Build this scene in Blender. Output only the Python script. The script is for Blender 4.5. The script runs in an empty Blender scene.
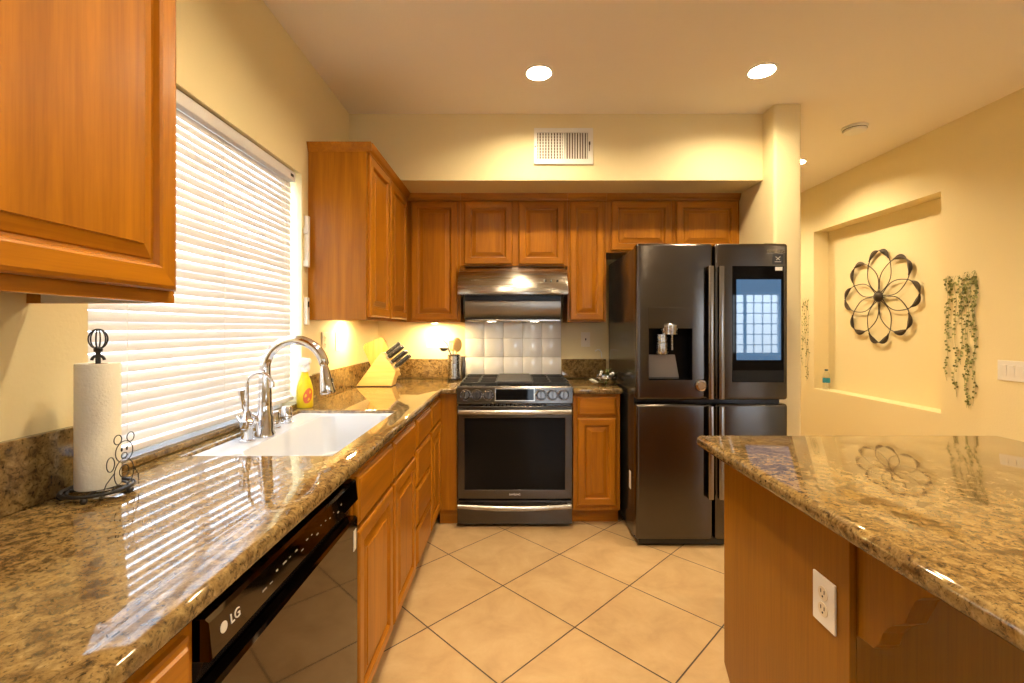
import bpy, bmesh, math, random
from mathutils import Vector, Matrix
random.seed(7)
sc = bpy.context.scene
COL = sc.collection
PI = math.pi

# ------------------------------------------------------------------ camera
F, CX, HZ, CH = 455.0, 513.0, 328.5, 1.31          # focal (px of 1024), vanishing point, eye height
cam_d = bpy.data.cameras.new('camera')
cam = bpy.data.objects.new('camera', cam_d); COL.objects.link(cam)
cam.location = (0, 0, CH); cam.rotation_euler = (PI / 2, 0, 0)
cam_d.sensor_width = 36.0; cam_d.lens = F * 36.0 / 1024
cam_d.shift_x = (512 - CX) / 1024; cam_d.shift_y = (HZ - 341.5) / 1024
cam_d.clip_start = 0.02
sc.camera = cam

# ------------------------------------------------------------------ world, exposure
sc.view_settings.view_transform = 'Standard'
sc.view_settings.look = 'None'
sc.view_settings.gamma = 1.0
sc.view_settings.use_curve_mapping = False
sc.view_settings.exposure = 1.42
WORLD = 5.4
CAN = 290.0
CAN_COL = (1.0, 0.79, 0.50)
sc.cycles.use_denoising = True
sc.cycles.caustics_reflective = False
sc.cycles.caustics_refractive = False
sc.cycles.sample_clamp_indirect = 5.0
sc.cycles.max_bounces = 10
sc.cycles.diffuse_bounces = 5
sc.cycles.glossy_bounces = 4
w = bpy.data.worlds.new('sky'); sc.world = w; w.use_nodes = True
nt = w.node_tree; nt.nodes.clear()
out = nt.nodes.new('ShaderNodeOutputWorld'); bg = nt.nodes.new('ShaderNodeBackground')
tc = nt.nodes.new('ShaderNodeTexCoord'); sx = nt.nodes.new('ShaderNodeSeparateXYZ')
rp = nt.nodes.new('ShaderNodeValToRGB')
mp = nt.nodes.new('ShaderNodeMapRange'); mp.inputs[1].default_value = -1; mp.inputs[2].default_value = 1
nt.links.new(tc.outputs['Generated'], sx.inputs[0]); nt.links.new(sx.outputs['Z'], mp.inputs[0])
nt.links.new(mp.outputs[0], rp.inputs[0]); nt.links.new(rp.outputs[0], bg.inputs[0])
e = rp.color_ramp.elements
e[0].position = 0.0; e[0].color = (0.50, 0.50, 0.47, 1)
e[1].position = 1.0; e[1].color = (0.62, 0.80, 1.0, 1)
n = e.new(0.47); n.color = (0.62, 0.64, 0.62, 1)
n = e.new(0.53); n.color = (0.80, 0.90, 1.0, 1)
bg.inputs[1].default_value = WORLD
nt.links.new(bg.outputs[0], out.inputs[0])

# ------------------------------------------------------------------ materials
def mat(name):
    m = bpy.data.materials.new(name); m.use_nodes = True
    nt = m.node_tree; b = nt.nodes['Principled BSDF']
    return m, nt, b
def simple(name, col, rough=0.5, metal=0.0, emit=None, estr=1.0, spec=0.5, coat=0.0):
    m, nt, b = mat(name)
    b.inputs['Base Color'].default_value = (*col, 1); b.inputs['Roughness'].default_value = rough
    b.inputs['Metallic'].default_value = metal; b.inputs['Specular IOR Level'].default_value = spec
    b.inputs['Coat Weight'].default_value = coat
    if emit:
        b.inputs['Emission Color'].default_value = (*emit, 1); b.inputs['Emission Strength'].default_value = estr
    return m
def ramp(nt, pts):
    r = nt.nodes.new('ShaderNodeValToRGB'); e = r.color_ramp.elements
    e[0].position = pts[0][0]; e[0].color = (*pts[0][1], 1)
    e[1].position = pts[-1][0]; e[1].color = (*pts[-1][1], 1)
    for p, c in pts[1:-1]:
        q = e.new(p); q.color = (*c, 1)
    return r
def coords(nt, scale=(1, 1, 1)):
    t = nt.nodes.new('ShaderNodeTexCoord'); mpn = nt.nodes.new('ShaderNodeMapping')
    mpn.inputs['Scale'].default_value = scale
    nt.links.new(t.outputs['Object'], mpn.inputs[0]); return mpn.outputs[0]
def noise(nt, vec, scale, detail=4, rough=0.55, dist=0.0):
    n = nt.nodes.new('ShaderNodeTexNoise'); n.inputs['Scale'].default_value = scale
    n.inputs['Detail'].default_value = detail; n.inputs['Roughness'].default_value = rough
    n.inputs['Distortion'].default_value = dist
    nt.links.new(vec, n.inputs['Vector']); return n
def bump(nt, b, src, strength, dist=0.01):
    bn = nt.nodes.new('ShaderNodeBump'); bn.inputs['Strength'].default_value = strength
    bn.inputs['Distance'].default_value = dist
    nt.links.new(src, bn.inputs['Height']); nt.links.new(bn.outputs[0], b.inputs['Normal'])
def mixc(nt, fac, a, bb, mode='MIX'):
    m = nt.nodes.new('ShaderNodeMix'); m.data_type = 'RGBA'; m.blend_type = mode
    for s, v in ((m.inputs[0], fac), (m.inputs[6], a), (m.inputs[7], bb)):
        if hasattr(v, 'links'): nt.links.new(v, s)
        elif isinstance(v, tuple): s.default_value = (*v, 1)
        else: s.default_value = v
    return m.outputs[2]

def wood(name, axis, dark, light, rough=0.32):
    m, nt, b = mat(name)
    s = [17, 17, 17]; s[axis] = 1.4
    s2 = [130, 130, 130]; s2[axis] = 4
    n1 = noise(nt, coords(nt, s), 1.0, 5, 0.6, 0.6)
    n2 = noise(nt, coords(nt, s2), 1.0, 3, 0.6, 0.0)
    mid = tuple((a + c) / 2 for a, c in zip(dark, light))
    r1 = ramp(nt, [(0.32, dark), (0.5, mid), (0.68, light)])
    r2 = ramp(nt, [(0.35, (0.72, 0.66, 0.6)), (0.6, (1, 1, 1))])
    nt.links.new(n1.outputs[0], r1.inputs[0]); nt.links.new(n2.outputs[0], r2.inputs[0])
    nt.links.new(mixc(nt, 0.45, r1.outputs[0], r2.outputs[0], 'MULTIPLY'), b.inputs['Base Color'])
    b.inputs['Roughness'].default_value = rough; b.inputs['Specular IOR Level'].default_value = 0.35
    bump(nt, b, n2.outputs[0], 0.08, 0.002)
    return m
WD, WL = (0.29, 0.100, 0.003), (0.45, 0.168, 0.005)
WOODV = wood('oak_vertical', 2, WD, WL)
WOODX = wood('oak_across', 0, WD, WL)
WOODY = wood('oak_along', 1, WD, WL)
BLOCKW = wood('pale_bamboo', 0, (0.62, 0.40, 0.12), (0.78, 0.55, 0.22), 0.45)
BOARDW = wood('board_wood', 2, (0.52, 0.32, 0.08), (0.70, 0.46, 0.14), 0.45)

def granite():
    m, nt, b = mat('granite')
    v = coords(nt)
    n1 = noise(nt, v, 48, 6, 0.74, 0.6)
    n2 = noise(nt, v, 17, 4, 0.6, 0.8)
    n3 = noise(nt, v, 150, 3, 0.6, 0.3)
    r1 = ramp(nt, [(0.28, (0.034, 0.022, 0.012)), (0.40, (0.12, 0.075, 0.030)), (0.49, (0.225, 0.147, 0.056)),
                   (0.60, (0.30, 0.205, 0.083)), (0.74, (0.39, 0.30, 0.17))])
    nt.links.new(n1.outputs[0], r1.inputs[0])
    r2 = ramp(nt, [(0.38, (0.42, 0.33, 0.27)), (0.52, (1, 1, 1)), (0.7, (1.0, 0.90, 0.66))])
    nt.links.new(n2.outputs[0], r2.inputs[0])
    c = mixc(nt, 0.75, r1.outputs[0], r2.outputs[0], 'MULTIPLY')
    r3 = ramp(nt, [(0.33, (0.10, 0.08, 0.07)), (0.45, (1, 1, 1))])
    nt.links.new(n3.outputs[0], r3.inputs[0])
    c = mixc(nt, 0.8, c, r3.outputs[0], 'MULTIPLY')
    nt.links.new(c, b.inputs['Base Color'])
    b.inputs['Roughness'].default_value = 0.045; b.inputs['Specular IOR Level'].default_value = 0.72
    return m
GRANITE = granite()

def paint(name, col, rough=0.6, bs=0.25):
    m, nt, b = mat(name)
    b.inputs['Base Color'].default_value = (*col, 1); b.inputs['Roughness'].default_value = rough
    n = noise(nt, coords(nt), 90, 3, 0.6)
    bump(nt, b, n.outputs[0], bs, 0.004)
    return m
PAINT = paint('cream_paint', (0.80, 0.69, 0.41))
CEILP = paint('ceiling_paint', (0.88, 0.82, 0.75), 0.8)
WHITEP = simple('white_plastic', (0.82, 0.80, 0.76), 0.35)
VINYL = simple('white_vinyl', (0.85, 0.86, 0.88), 0.4)
PORC = simple('white_porcelain', (0.60, 0.635, 0.71), 0.12)
MELA = simple('pale_melamine', (0.68, 0.63, 0.52), 0.5)

def floor_mat():
    m, nt, b = mat('floor_tile')
    N = nt.nodes; L = nt.links
    t = N.new('ShaderNodeTexCoord'); s = N.new('ShaderNodeSeparateXYZ'); L.new(t.outputs['Object'], s.inputs[0])
    def M(op, a, bb=None):
        q = N.new('ShaderNodeMath'); q.operation = op
        for i, v in enumerate((a, bb)):
            if v is None: continue
            if hasattr(v, 'links'): L.new(v, q.inputs[i])
            else: q.inputs[i].default_value = v
        return q.outputs[0]
    side = 0.645 / math.sqrt(2)
    x = M('SUBTRACT', s.outputs['X'], 0.271); y = M('SUBTRACT', s.outputs['Y'], 2.64)
    u = M('DIVIDE', M('ADD', x, y), math.sqrt(2) * side); v = M('DIVIDE', M('SUBTRACT', x, y), math.sqrt(2) * side)
    fu = M('ABSOLUTE', M('SUBTRACT', M('FRACT', M('ADD', u, 0.5)), 0.5)); fv = M('ABSOLUTE', M('SUBTRACT', M('FRACT', M('ADD', v, 0.5)), 0.5))
    d = M('MINIMUM', fu, fv)
    g = M('LESS_THAN', d, 0.0065)
    cmb = N.new('ShaderNodeCombineXYZ'); L.new(M('FLOOR', u), cmb.inputs[0]); L.new(M('FLOOR', v), cmb.inputs[1])
    wn = N.new('ShaderNodeTexWhiteNoise'); wn.noise_dimensions = '3D'; L.new(cmb.outputs[0], wn.inputs['Vector'])
    n1 = noise(nt, t.outputs['Object'], 5, 5, 0.65, 0.4)
    r1 = ramp(nt, [(0.3, (0.45, 0.30, 0.145)), (0.5, (0.53, 0.36, 0.18)), (0.7, (0.59, 0.42, 0.22))])
    L.new(n1.outputs[0], r1.inputs[0])
    r2 = ramp(nt, [(0, (0.90, 0.90, 0.90)), (1, (1.0, 1.0, 1.0))]); L.new(wn.outputs['Value'], r2.inputs[0])
    c = mixc(nt, 1.0, r1.outputs[0], r2.outputs[0], 'MULTIPLY')
    c = mixc(nt, g, c, (0.06, 0.04, 0.025))
    L.new(c, b.inputs['Base Color'])
    b.inputs['Roughness'].default_value = 0.38
    r3 = N.new('ShaderNodeMapRange'); L.new(d, r3.inputs[0]); r3.inputs[1].default_value = 0.004; r3.inputs[2].default_value = 0.012
    bump(nt, b, r3.outputs[0], 0.35, 0.004)
    return m
FLOORM = floor_mat()

def steel(name, col, rough, axis=2, stretch=True):
    m, nt, b = mat(name)
    b.inputs['Metallic'].default_value = 1.0
    b.inputs['Base Color'].default_value = (*col, 1)
    s = [160, 160, 160]; s[axis] = 2
    n = noise(nt, coords(nt, s), 1.0, 2, 0.5)
    mr = nt.nodes.new('ShaderNodeMapRange'); mr.inputs[3].default_value = rough * 0.8; mr.inputs[4].default_value = rough * 1.25
    nt.links.new(n.outputs[0], mr.inputs[0]); nt.links.new(mr.outputs[0], b.inputs['Roughness'])
    b.inputs['Anisotropic'].default_value = 0.75
    tg = nt.nodes.new('ShaderNodeTangent'); tg.direction_type = 'RADIAL'; tg.axis = 'Z'
    nt.links.new(tg.outputs[0], b.inputs['Tangent'])
    b.inputs['Anisotropic Rotation'].default_value = ANI
    return m
ANI = 0.25
BLKST = steel('black_stainless', (0.105, 0.094, 0.086), 0.22)
BLKSTX = steel('black_stainless_across', (0.10, 0.09, 0.082), 0.22, 0)
BLKSTL = steel('black_stainless_bright', (0.26, 0.235, 0.21), 0.22)
STEEL = steel('brushed_steel', (0.44, 0.42, 0.39), 0.26, 0)
STEELD = steel('dark_steel', (0.27, 0.25, 0.23), 0.3, 0)
CHROME = simple('chrome', (0.78, 0.78, 0.80), 0.06, 1.0)
DWGLOSS = simple('dishwasher_gloss', (0.085, 0.066, 0.052), 0.05, 1.0)
DWBLK = simple('dishwasher_black', (0.03, 0.027, 0.025), 0.15, 0.0)
BLACKG = simple('black_glass', (0.004, 0.004, 0.005), 0.03, 0.0, spec=0.12)
BLACKP = simple('black_plastic', (0.012, 0.012, 0.012), 0.35)
FRSIDE = simple('fridge_side', (0.05, 0.046, 0.043), 0.18, 0.6)
IRON = simple('cast_iron', (0.02, 0.019, 0.018), 0.5)
COOKTOP = simple('cooktop_enamel', (0.03, 0.028, 0.026), 0.25)
WIRE = simple('black_wire', (0.012, 0.010, 0.010), 0.45)
BRONZE = simple('dark_bronze', (0.055, 0.04, 0.026), 0.45, 0.5)
PAPER = paint('paper_towel', (0.90, 0.87, 0.74), 0.9, 0.5)
SLAT = simple('slat_white', (0.72, 0.70, 0.71), 0.4)
_nt = SLAT.node_tree; _b = _nt.nodes['Principled BSDF']; _t = _nt.nodes.new('ShaderNodeBsdfTranslucent'); _t.inputs[0].default_value = (0.88, 0.84, 0.78, 1)
_m = _nt.nodes.new('ShaderNodeMixShader'); _m.inputs[0].default_value = 0.14
_nt.links.new(_b.outputs[0], _m.inputs[1]); _nt.links.new(_t.outputs[0], _m.inputs[2]); _nt.links.new(_m.outputs[0], _nt.nodes['Material Output'].inputs[0])
TILEW = simple('white_tile', (0.88, 0.87, 0.85), 0.06)
GROUT = simple('grout', (0.62, 0.58, 0.50), 0.9)
DARKV = simple('vent_dark', (0.10, 0.075, 0.045), 0.8)
LETTER = simple('pale_lettering', (0.62, 0.58, 0.52), 0.4)
YELLOW = simple('yellow_bottle', (0.80, 0.58, 0.015), 0.3)
LABELO = simple('orange_label', (0.62, 0.12, 0.03), 0.4)
LEAF = simple('vine_leaf', (0.14, 0.145, 0.025), 0.6)
LEAFP = simple('vine_leaf_pale', (0.34, 0.36, 0.13), 0.6)
GREEN = simple('sprig_green', (0.10, 0.13, 0.03), 0.6)
BLUEL = simple('blue_label', (0.03, 0.28, 0.42), 0.4)
SPOONW = simple('spoon_wood', (0.62, 0.42, 0.16), 0.5)
GLOWS = simple('small_lamp_lens', (0.9, 0.85, 0.75), 0.5, emit=CAN_COL, estr=CAN * 2.1)
GLOWM = simple('lamp_lens', (0.9, 0.85, 0.75), 0.5, emit=CAN_COL, estr=CAN)
PUCKM = simple('puck_lens', (0.9, 0.85, 0.75), 0.5, emit=(1.0, 0.72, 0.32), estr=420)
SCREEN = simple('fridge_screen', (0.01, 0.015, 0.02), 0.02, emit=(0.10, 0.26, 0.50), estr=0.22, spec=0.9)
def glass_pane(name, tint=(0.96, 0.98, 1.0), refl=0.09):
    m = bpy.data.materials.new(name); m.use_nodes = True; nt = m.node_tree; nt.nodes.clear()
    o = nt.nodes.new('ShaderNodeOutputMaterial'); mx = nt.nodes.new('ShaderNodeMixShader')
    t = nt.nodes.new('ShaderNodeBsdfTransparent'); g = nt.nodes.new('ShaderNodeBsdfGlossy')
    t.inputs[0].default_value = (*tint, 1); g.inputs['Roughness'].default_value = 0.02
    mx.inputs[0].default_value = refl
    nt.links.new(t.outputs[0], mx.inputs[1]); nt.links.new(g.outputs[0], mx.inputs[2]); nt.links.new(mx.outputs[0], o.inputs[0])
    return m
PANE = glass_pane('window_glass')
DISHG = glass_pane('dish_glass', (0.84, 0.84, 0.78), 0.38)
BOTTLEG = glass_pane('bottle_plastic', (0.95, 0.97, 0.98), 0.12)

# ------------------------------------------------------------------ mesh building
ORIG = {}
class MB:
    def __init__(s): s.bm = bmesh.new(); s.mi = 0
    def _verts(s, pts): return [s.bm.verts.new(p) for p in pts]
    def face(s, vs, mi=None):
        try:
            f = s.bm.faces.new(vs); f.material_index = s.mi if mi is None else mi; return f
        except ValueError: return None
    def box(s, x0, x1, y0, y1, z0, z1, bev=0.0, seg=2, vertical_only=False):
        v = s._verts([(x0, y0, z0), (x1, y0, z0), (x1, y1, z0), (x0, y1, z0), (x0, y0, z1), (x1, y0, z1), (x1, y1, z1), (x0, y1, z1)])
        fs = [s.face([v[i] for i in q]) for q in ((3, 2, 1, 0), (4, 5, 6, 7), (0, 1, 5, 4), (1, 2, 6, 5), (2, 3, 7, 6), (3, 0, 4, 7))]
        if bev > 0:
            es = set(e for f in fs for e in f.edges)
            if vertical_only: es = [e for e in es if abs(e.verts[0].co.z - e.verts[1].co.z) > 1e-6]
            bmesh.ops.bevel(s.bm, geom=list(es), offset=bev, segments=seg, profile=0.5, affect='EDGES', material=s.mi)
        return s
    def prism(s, poly, axis, a, b, bev=0.0):
        # poly of 2D points; axis 0: (y,z) along x; 1: (x,z) along y; 2: (x,y) along z
        def P(p, t):
            return (t, p[0], p[1]) if axis == 0 else (p[0], t, p[1]) if axis == 1 else (p[0], p[1], t)
        A = s._verts([P(p, a) for p in poly]); B = s._verts([P(p, b) for p in poly]); n = len(poly)
        fs = [s.face(A[::-1]), s.face(B)]
        for i in range(n): fs.append(s.face([A[i], A[(i + 1) % n], B[(i + 1) % n], B[i]]))
        if bev > 0:
            es = set(e for f in fs[:2] for e in f.edges)
            bmesh.ops.bevel(s.bm, geom=list(es), offset=bev, segments=2, profile=0.5, affect='EDGES')
        return s
    def tube(s, pts, r, seg=10, closed=False, caps=True):
        pts = [Vector(p) for p in pts]; n = len(pts)
        rs = r if isinstance(r, (list, tuple)) else [r] * n
        rings = []; up = None
        for i in range(n):
            if closed: t = pts[(i + 1) % n] - pts[i - 1]
            else: t = pts[min(i + 1, n - 1)] - pts[max(i - 1, 0)]
            t.normalize()
            if up is None:
                a = Vector((0, 0, 1)) if abs(t.z) < 0.9 else Vector((1, 0, 0))
                up = (a - t * a.dot(t)).normalized()
            else:
                up = up - t * up.dot(t)
                if up.length < 1e-6: up = Vector((1, 0, 0)) - t * t.x
                up.normalize()
            sd = t.cross(up)
            rings.append(s._verts([pts[i] + (up * math.cos(k * 2 * PI / seg) + sd * math.sin(k * 2 * PI / seg)) * rs[i] for k in range(seg)]))
        for i in range(n if closed else n - 1):
            A, B = rings[i], rings[(i + 1) % n]
            for k in range(seg): s.face([A[k], A[(k + 1) % seg], B[(k + 1) % seg], B[k]])
        if caps and not closed: s.face(rings[0][::-1]); s.face(rings[-1])
        return s
    def lathe(s, prof, c=(0, 0, 0), axis=2, seg=32, sx=1.0, sy=1.0, cap=True):
        if prof[0] == prof[-1]: cap = False
        # prof: list of (r, h) along axis
        rings = []
        for r, h in prof:
            ps = []
            for k in range(seg):
                a = k * 2 * PI / seg; p, q = r * math.cos(a) * sx, r * math.sin(a) * sy
                ps.append((c[0] + p, c[1] + q, c[2] + h) if axis == 2 else (c[0] + h, c[1] + p, c[2] + q) if axis == 0 else (c[0] + p, c[1] + h, c[2] + q))
            rings.append(s._verts(ps))
        for A, B in zip(rings, rings[1:]):
            for k in range(seg): s.face([A[k], A[(k + 1) % seg], B[(k + 1) % seg], B[k]])
        if cap and prof[0][0] > 1e-5: s.face(rings[0][::-1])
        if cap and prof[-1][0] > 1e-5: s.face(rings[-1])
        return s
    def ball(s, c, r, seg=16, sc3=(1, 1, 1)):
        m = Matrix.Translation(c) @ Matrix.Diagonal((*sc3, 1))
        bmesh.ops.create_uvsphere(s.bm, u_segments=seg, v_segments=max(6, seg // 2), radius=r, matrix=m); return s
    def rings(s, mp, a0, a1, b0, b1, rs, fill_mi=0, hz_mi=1):
        # concentric rectangles; rs = [(inset, depth)], mp(a, b, depth) -> point
        loops = []
        for i, d in rs:
            loops.append(s._verts([mp(a0 + i, b0 + i, d), mp(a1 - i, b0 + i, d), mp(a1 - i, b1 - i, d), mp(a0 + i, b1 - i, d)]))
        for A, B in zip(loops, loops[1:]):
            for k in range(4): s.face([A[k], A[(k + 1) % 4], B[(k + 1) % 4], B[k]], hz_mi if k % 2 == 0 else 0)
        s.face(loops[-1], fill_mi); s.face(loops[0][::-1], fill_mi)
        return s
    def grid(s, us, vs, mask, w0, w1, axis=2, bev=0.0, seg=4, outer=False):
        # slab of grid cells with holes, extruded along axis
        def P(u, v, t): return (u, v, t) if axis == 2 else (u, t, v) if axis == 1 else (t, u, v)
        V = {}
        def g(i, j, t):
            k = (i, j, t)
            if k not in V: V[k] = s.bm.verts.new(P(us[i], vs[j], t))
            return V[k]
        nu, nv = len(us) - 1, len(vs) - 1
        on = lambda i, j: 0 <= i < nu and 0 <= j < nv and mask(i, j)
        side = []
        for i in range(nu):
            for j in range(nv):
                if not on(i, j): continue
                s.face([g(i, j, w0), g(i, j + 1, w0), g(i + 1, j + 1, w0), g(i + 1, j, w0)])
                s.face([g(i, j, w1), g(i + 1, j, w1), g(i + 1, j + 1, w1), g(i, j + 1, w1)])
                for di, dj, p, q in ((-1, 0, (i, j), (i, j + 1)), (1, 0, (i + 1, j), (i + 1, j + 1)), (0, -1, (i, j), (i + 1, j)), (0, 1, (i, j + 1), (i + 1, j + 1))):
                    if not on(i + di, j + dj):
                        side.append(s.face([g(*p, w0), g(*q, w0), g(*q, w1), g(*p, w1)]))
        bmesh.ops.recalc_face_normals(s.bm, faces=s.bm.faces[:])
        if bev > 0:
            ax = axis
            es = set()
            for f in side:
                if f is None: continue
                if outer:
                    ia, ib = [k for k in (0, 1, 2) if k != ax]
                    if not all((abs(v.co[ia] - us[0]) < 1e-6 or abs(v.co[ia] - us[-1]) < 1e-6 or abs(v.co[ib] - vs[0]) < 1e-6 or abs(v.co[ib] - vs[-1]) < 1e-6) for v in f.verts): continue
                for e in f.edges:
                    if abs(e.verts[0].co[ax] - e.verts[1].co[ax]) < 1e-6: es.add(e)
                    elif len(e.link_faces) == 2 and e.calc_face_angle(0) > 0.5: es.add(e)
            bmesh.ops.bevel(s.bm, geom=list(es), offset=bev, segments=seg, profile=0.5, affect='EDGES')
        return s
    def loft(s, loops, cap0=True, cap1=True):
        R = [s._verts(l) for l in loops]
        for A, B in zip(R, R[1:]):
            n = len(A)
            for k in range(n): s.face([A[k], A[(k + 1) % n], B[(k + 1) % n], B[k]])
        if cap0: s.face(R[0][::-1])
        if cap1: s.face(R[-1])
        return s
    def xf(s, m):
        bmesh.ops.transform(s.bm, matrix=m, verts=s.bm.verts[:]); return s
    def build(s, name, mats, parent=None, smooth=False, local=False):
        bmesh.ops.recalc_face_normals(s.bm, faces=s.bm.faces[:])
        me = bpy.data.meshes.new(name); s.bm.to_mesh(me); s.bm.free()
        o = bpy.data.objects.new(name, me); COL.objects.link(o)
        for m in (mats if isinstance(mats, (list, tuple)) else [mats]): me.materials.append(m)
        if parent is not None:
            o.parent = parent
            og = ORIG.get(parent, Vector()); ORIG[o] = og
            if not local: me.transform(Matrix.Translation(-og))
        else: ORIG[o] = Vector()
        if smooth:
            me.polygons.foreach_set('use_smooth', [True] * len(me.polygons))
            me.set_sharp_from_angle(angle=math.radians(38))
        return o
def rr(x0, x1, y0, y1, r, z, n=6):
    pts = []
    for cx, cy, a0 in ((x1 - r, y1 - r, 0), (x0 + r, y1 - r, 90), (x0 + r, y0 + r, 180), (x1 - r, y0 + r, 270)):
        for k in range(n + 1):
            a = math.radians(a0 + 90 * k / n); pts.append((cx + r * math.cos(a), cy + r * math.sin(a), z))
    return pts
def thing(name, label, cat, loc=(0, 0, 0), group=None):
    o = bpy.data.objects.new(name, None); COL.objects.link(o); o.empty_display_size = 0.1
    o.location = loc; ORIG[o] = Vector(loc); tag(o, label, cat, group); return o
def tag(o, label, cat, group=None):
    o['label'] = label; o['category'] = cat
    if group: o['group'] = group
    return o
def struct(o): o['kind'] = 'structure'; return o
def recenter(o, loc):
    # give a single-mesh thing an origin of its own
    loc = Vector(loc); o.data.transform(Matrix.Translation(-loc)); o.location = loc; ORIG[o] = loc; return o
def text(s, size, m, parent, mtx, name='lettering', ext=0.0008):
    cu = bpy.data.curves.new('t', 'FONT'); cu.body = s; cu.size = size; cu.extrude = ext; cu.align_x = 'CENTER'; cu.align_y = 'CENTER'
    tmp = bpy.data.objects.new('t', cu); COL.objects.link(tmp)
    bpy.context.view_layer.update()
    me = bpy.data.meshes.new_from_object(tmp.evaluated_get(bpy.context.evaluated_depsgraph_get()))
    bpy.data.objects.remove(tmp); bpy.data.curves.remove(cu)
    me.name = name; me.transform(mtx); me.materials.clear(); me.materials.append(m)
    o = bpy.data.objects.new(name, me); COL.objects.link(o); o.parent = parent
    me.transform(Matrix.Translation(-ORIG[parent])); ORIG[o] = ORIG[parent]
    return o
def face_back(x, y, z):   # text plane facing -Y (towards the camera)
    return Matrix.Translation((x, y, z)) @ Matrix.Rotation(PI / 2, 4, 'X')
def face_left(x, y, z):   # text plane facing +X
    return Matrix.Translation((x, y, z)) @ Matrix.Rotation(PI / 2, 4, 'Z') @ Matrix.Rotation(PI / 2, 4, 'X')
def copy_tree(o, parent=None):
    c = o.copy(); COL.objects.link(c)
    if parent is not None: c.parent = parent
    for ch in list(o.children): copy_tree(ch, c)
    return c
def arc(c, r, a0, a1, n, u=(1, 0, 0), v=(0, 0, 1)):
    c, u, v = Vector(c), Vector(u), Vector(v)
    return [c + u * (r * math.cos(math.radians(a0 + (a1 - a0) * k / n))) + v * (r * math.sin(math.radians(a0 + (a1 - a0) * k / n))) for k in range(n + 1)]

# ------------------------------------------------------------------ room shell
XL, YB, ZC, CT = -1.08, 3.64, 2.725, 0.917         # left wall, back wall, ceiling, counter top
struct(MB().box(-1.3, 5.4, -3.4, 5.7, -0.06, 0.0).build('floor', FLOORM))
CANS = [(0.144, 2.52, 0.082), (1.368, 2.50, 0.082), (2.425, 3.87, 0.065), (0.144, 0.60, 0.082), (1.368, 0.60, 0.082), (3.2, 0.6, 0.082), (-0.2, 1.45, 0.082), (2.30, 5.0, 0.065)]  # visible cans first, then unseen ones added to brighten walls and ceiling
ceil_o = struct(MB().box(-1.3, 5.4, -3.4, 5.7, ZC, ZC + 0.10).build('ceiling', CEILP))
cut = MB()
for x, y, r in CANS: cut.lathe([(r * 0.83, -0.02), (r * 0.83, 0.06)], (x, y, ZC), 2, 36)
cut = cut.build('cut', CEILP)
bo = ceil_o.modifiers.new('cans', 'BOOLEAN'); bo.operation = 'DIFFERENCE'; bo.object = cut; bo.solver = 'EXACT'
bpy.context.view_layer.update()
me_ = bpy.data.meshes.new_from_object(ceil_o.evaluated_get(bpy.context.evaluated_depsgraph_get()))
ceil_o.modifiers.clear(); ceil_o.data = me_; bpy.data.objects.remove(cut)
WY0, WY1, WZ0, WZ1 = 1.156, 2.325, 0.917, 2.098
struct(MB().grid([-3.2, WY0, WY1, 5.5], [0, WZ0, WZ1, ZC], lambda i, j: not (i == 1 and j == 1), XL - 0.15, XL, axis=0).build('wall_left', PAINT))
struct(MB().box(XL, 1.647, YB, YB + 0.14, 0, ZC).build('wall_back', PAINT))
struct(MB().box(1.647, 1.822, 2.867, YB + 0.14, 0, ZC, 0.02, 4, True).build('wall_partition', PAINT, smooth=True))
struct(MB().box(XL, 1.647, 3.0, YB, 2.287, ZC).build('trim_1', PAINT))
struct(MB().box(-1.23, 3.2, 5.5, 5.64, 0, ZC).build('wall_far', PAINT))
NY0, NY1, NZ0, NZ1, XR, ND = 3.19, 4.538, 0.715, 2.272, 3.0, 0.147
wr = MB().grid([2.2, NY0, NY1, 5.5], [0, NZ0, NZ1, ZC], lambda i, j: not (i == 1 and j == 1), XR, XR + ND, axis=0)
wr.box(XR + ND, XR + ND + 0.05, 2.2, 5.5, 0, ZC)
struct(wr.build('wall_right', PAINT))
struct(MB().box(XR + ND + 0.05, 5.2, 2.2, 2.34, 0, ZC).build('wall_return', PAINT))
struct(MB().box(5.2, 5.34, -3.2, 2.34, 0, ZC).build('wall_side', PAINT))
RW = ((0.25, 1.15, 0.9, 2.05), (3.75, 5.10, 0.80, 2.0))
struct(MB().grid([XL - 0.15, RW[0][0], RW[0][1], RW[1][0], RW[1][1], 5.34], [0, 0.80, 0.9, 2.0, 2.05, ZC],
     lambda i, j: not ((i == 1 and 2 <= j <= 3) or (i == 3 and 1 <= j <= 2)), -3.34, -3.2, axis=1).build('wall_rear', PAINT))
struct(MB().box(2.985, 3.0, 2.2, 5.49, 0, 0.10).build('baseboard_right', WHITEP))
def rear_window(n, r, nx, nz):
    x0, x1, z0, z1 = r
    f = MB(); t = 0.05
    f.grid([x0, x0 + t, x1 - t, x1], [z0, z0 + t, z1 - t, z1], lambda i, j: not (i == 1 and j == 1), -3.30, -3.24, axis=1)
    for k in range(1, nx): x = x0 + (x1 - x0) * k / nx; wd = 0.03 if k * 2 == nx else 0.008; f.box(x - wd, x + wd, -3.285, -3.265, z0 + t, z1 - t)
    for k in range(1, nz): z = z0 + (z1 - z0) * k / nz; f.box(x0 + t, x1 - t, -3.285, -3.265, z - 0.008, z + 0.008)
    fr = struct(f.build(n, VINYL))
    MB().box(x0 + t, x1 - t, -3.277, -3.273, z0 + t, z1 - t).build('window_pane', PANE, fr)
rear_window('window_2', RW[0], 2, 3)
rear_window('window_3', RW[1], 8, 6)

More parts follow.
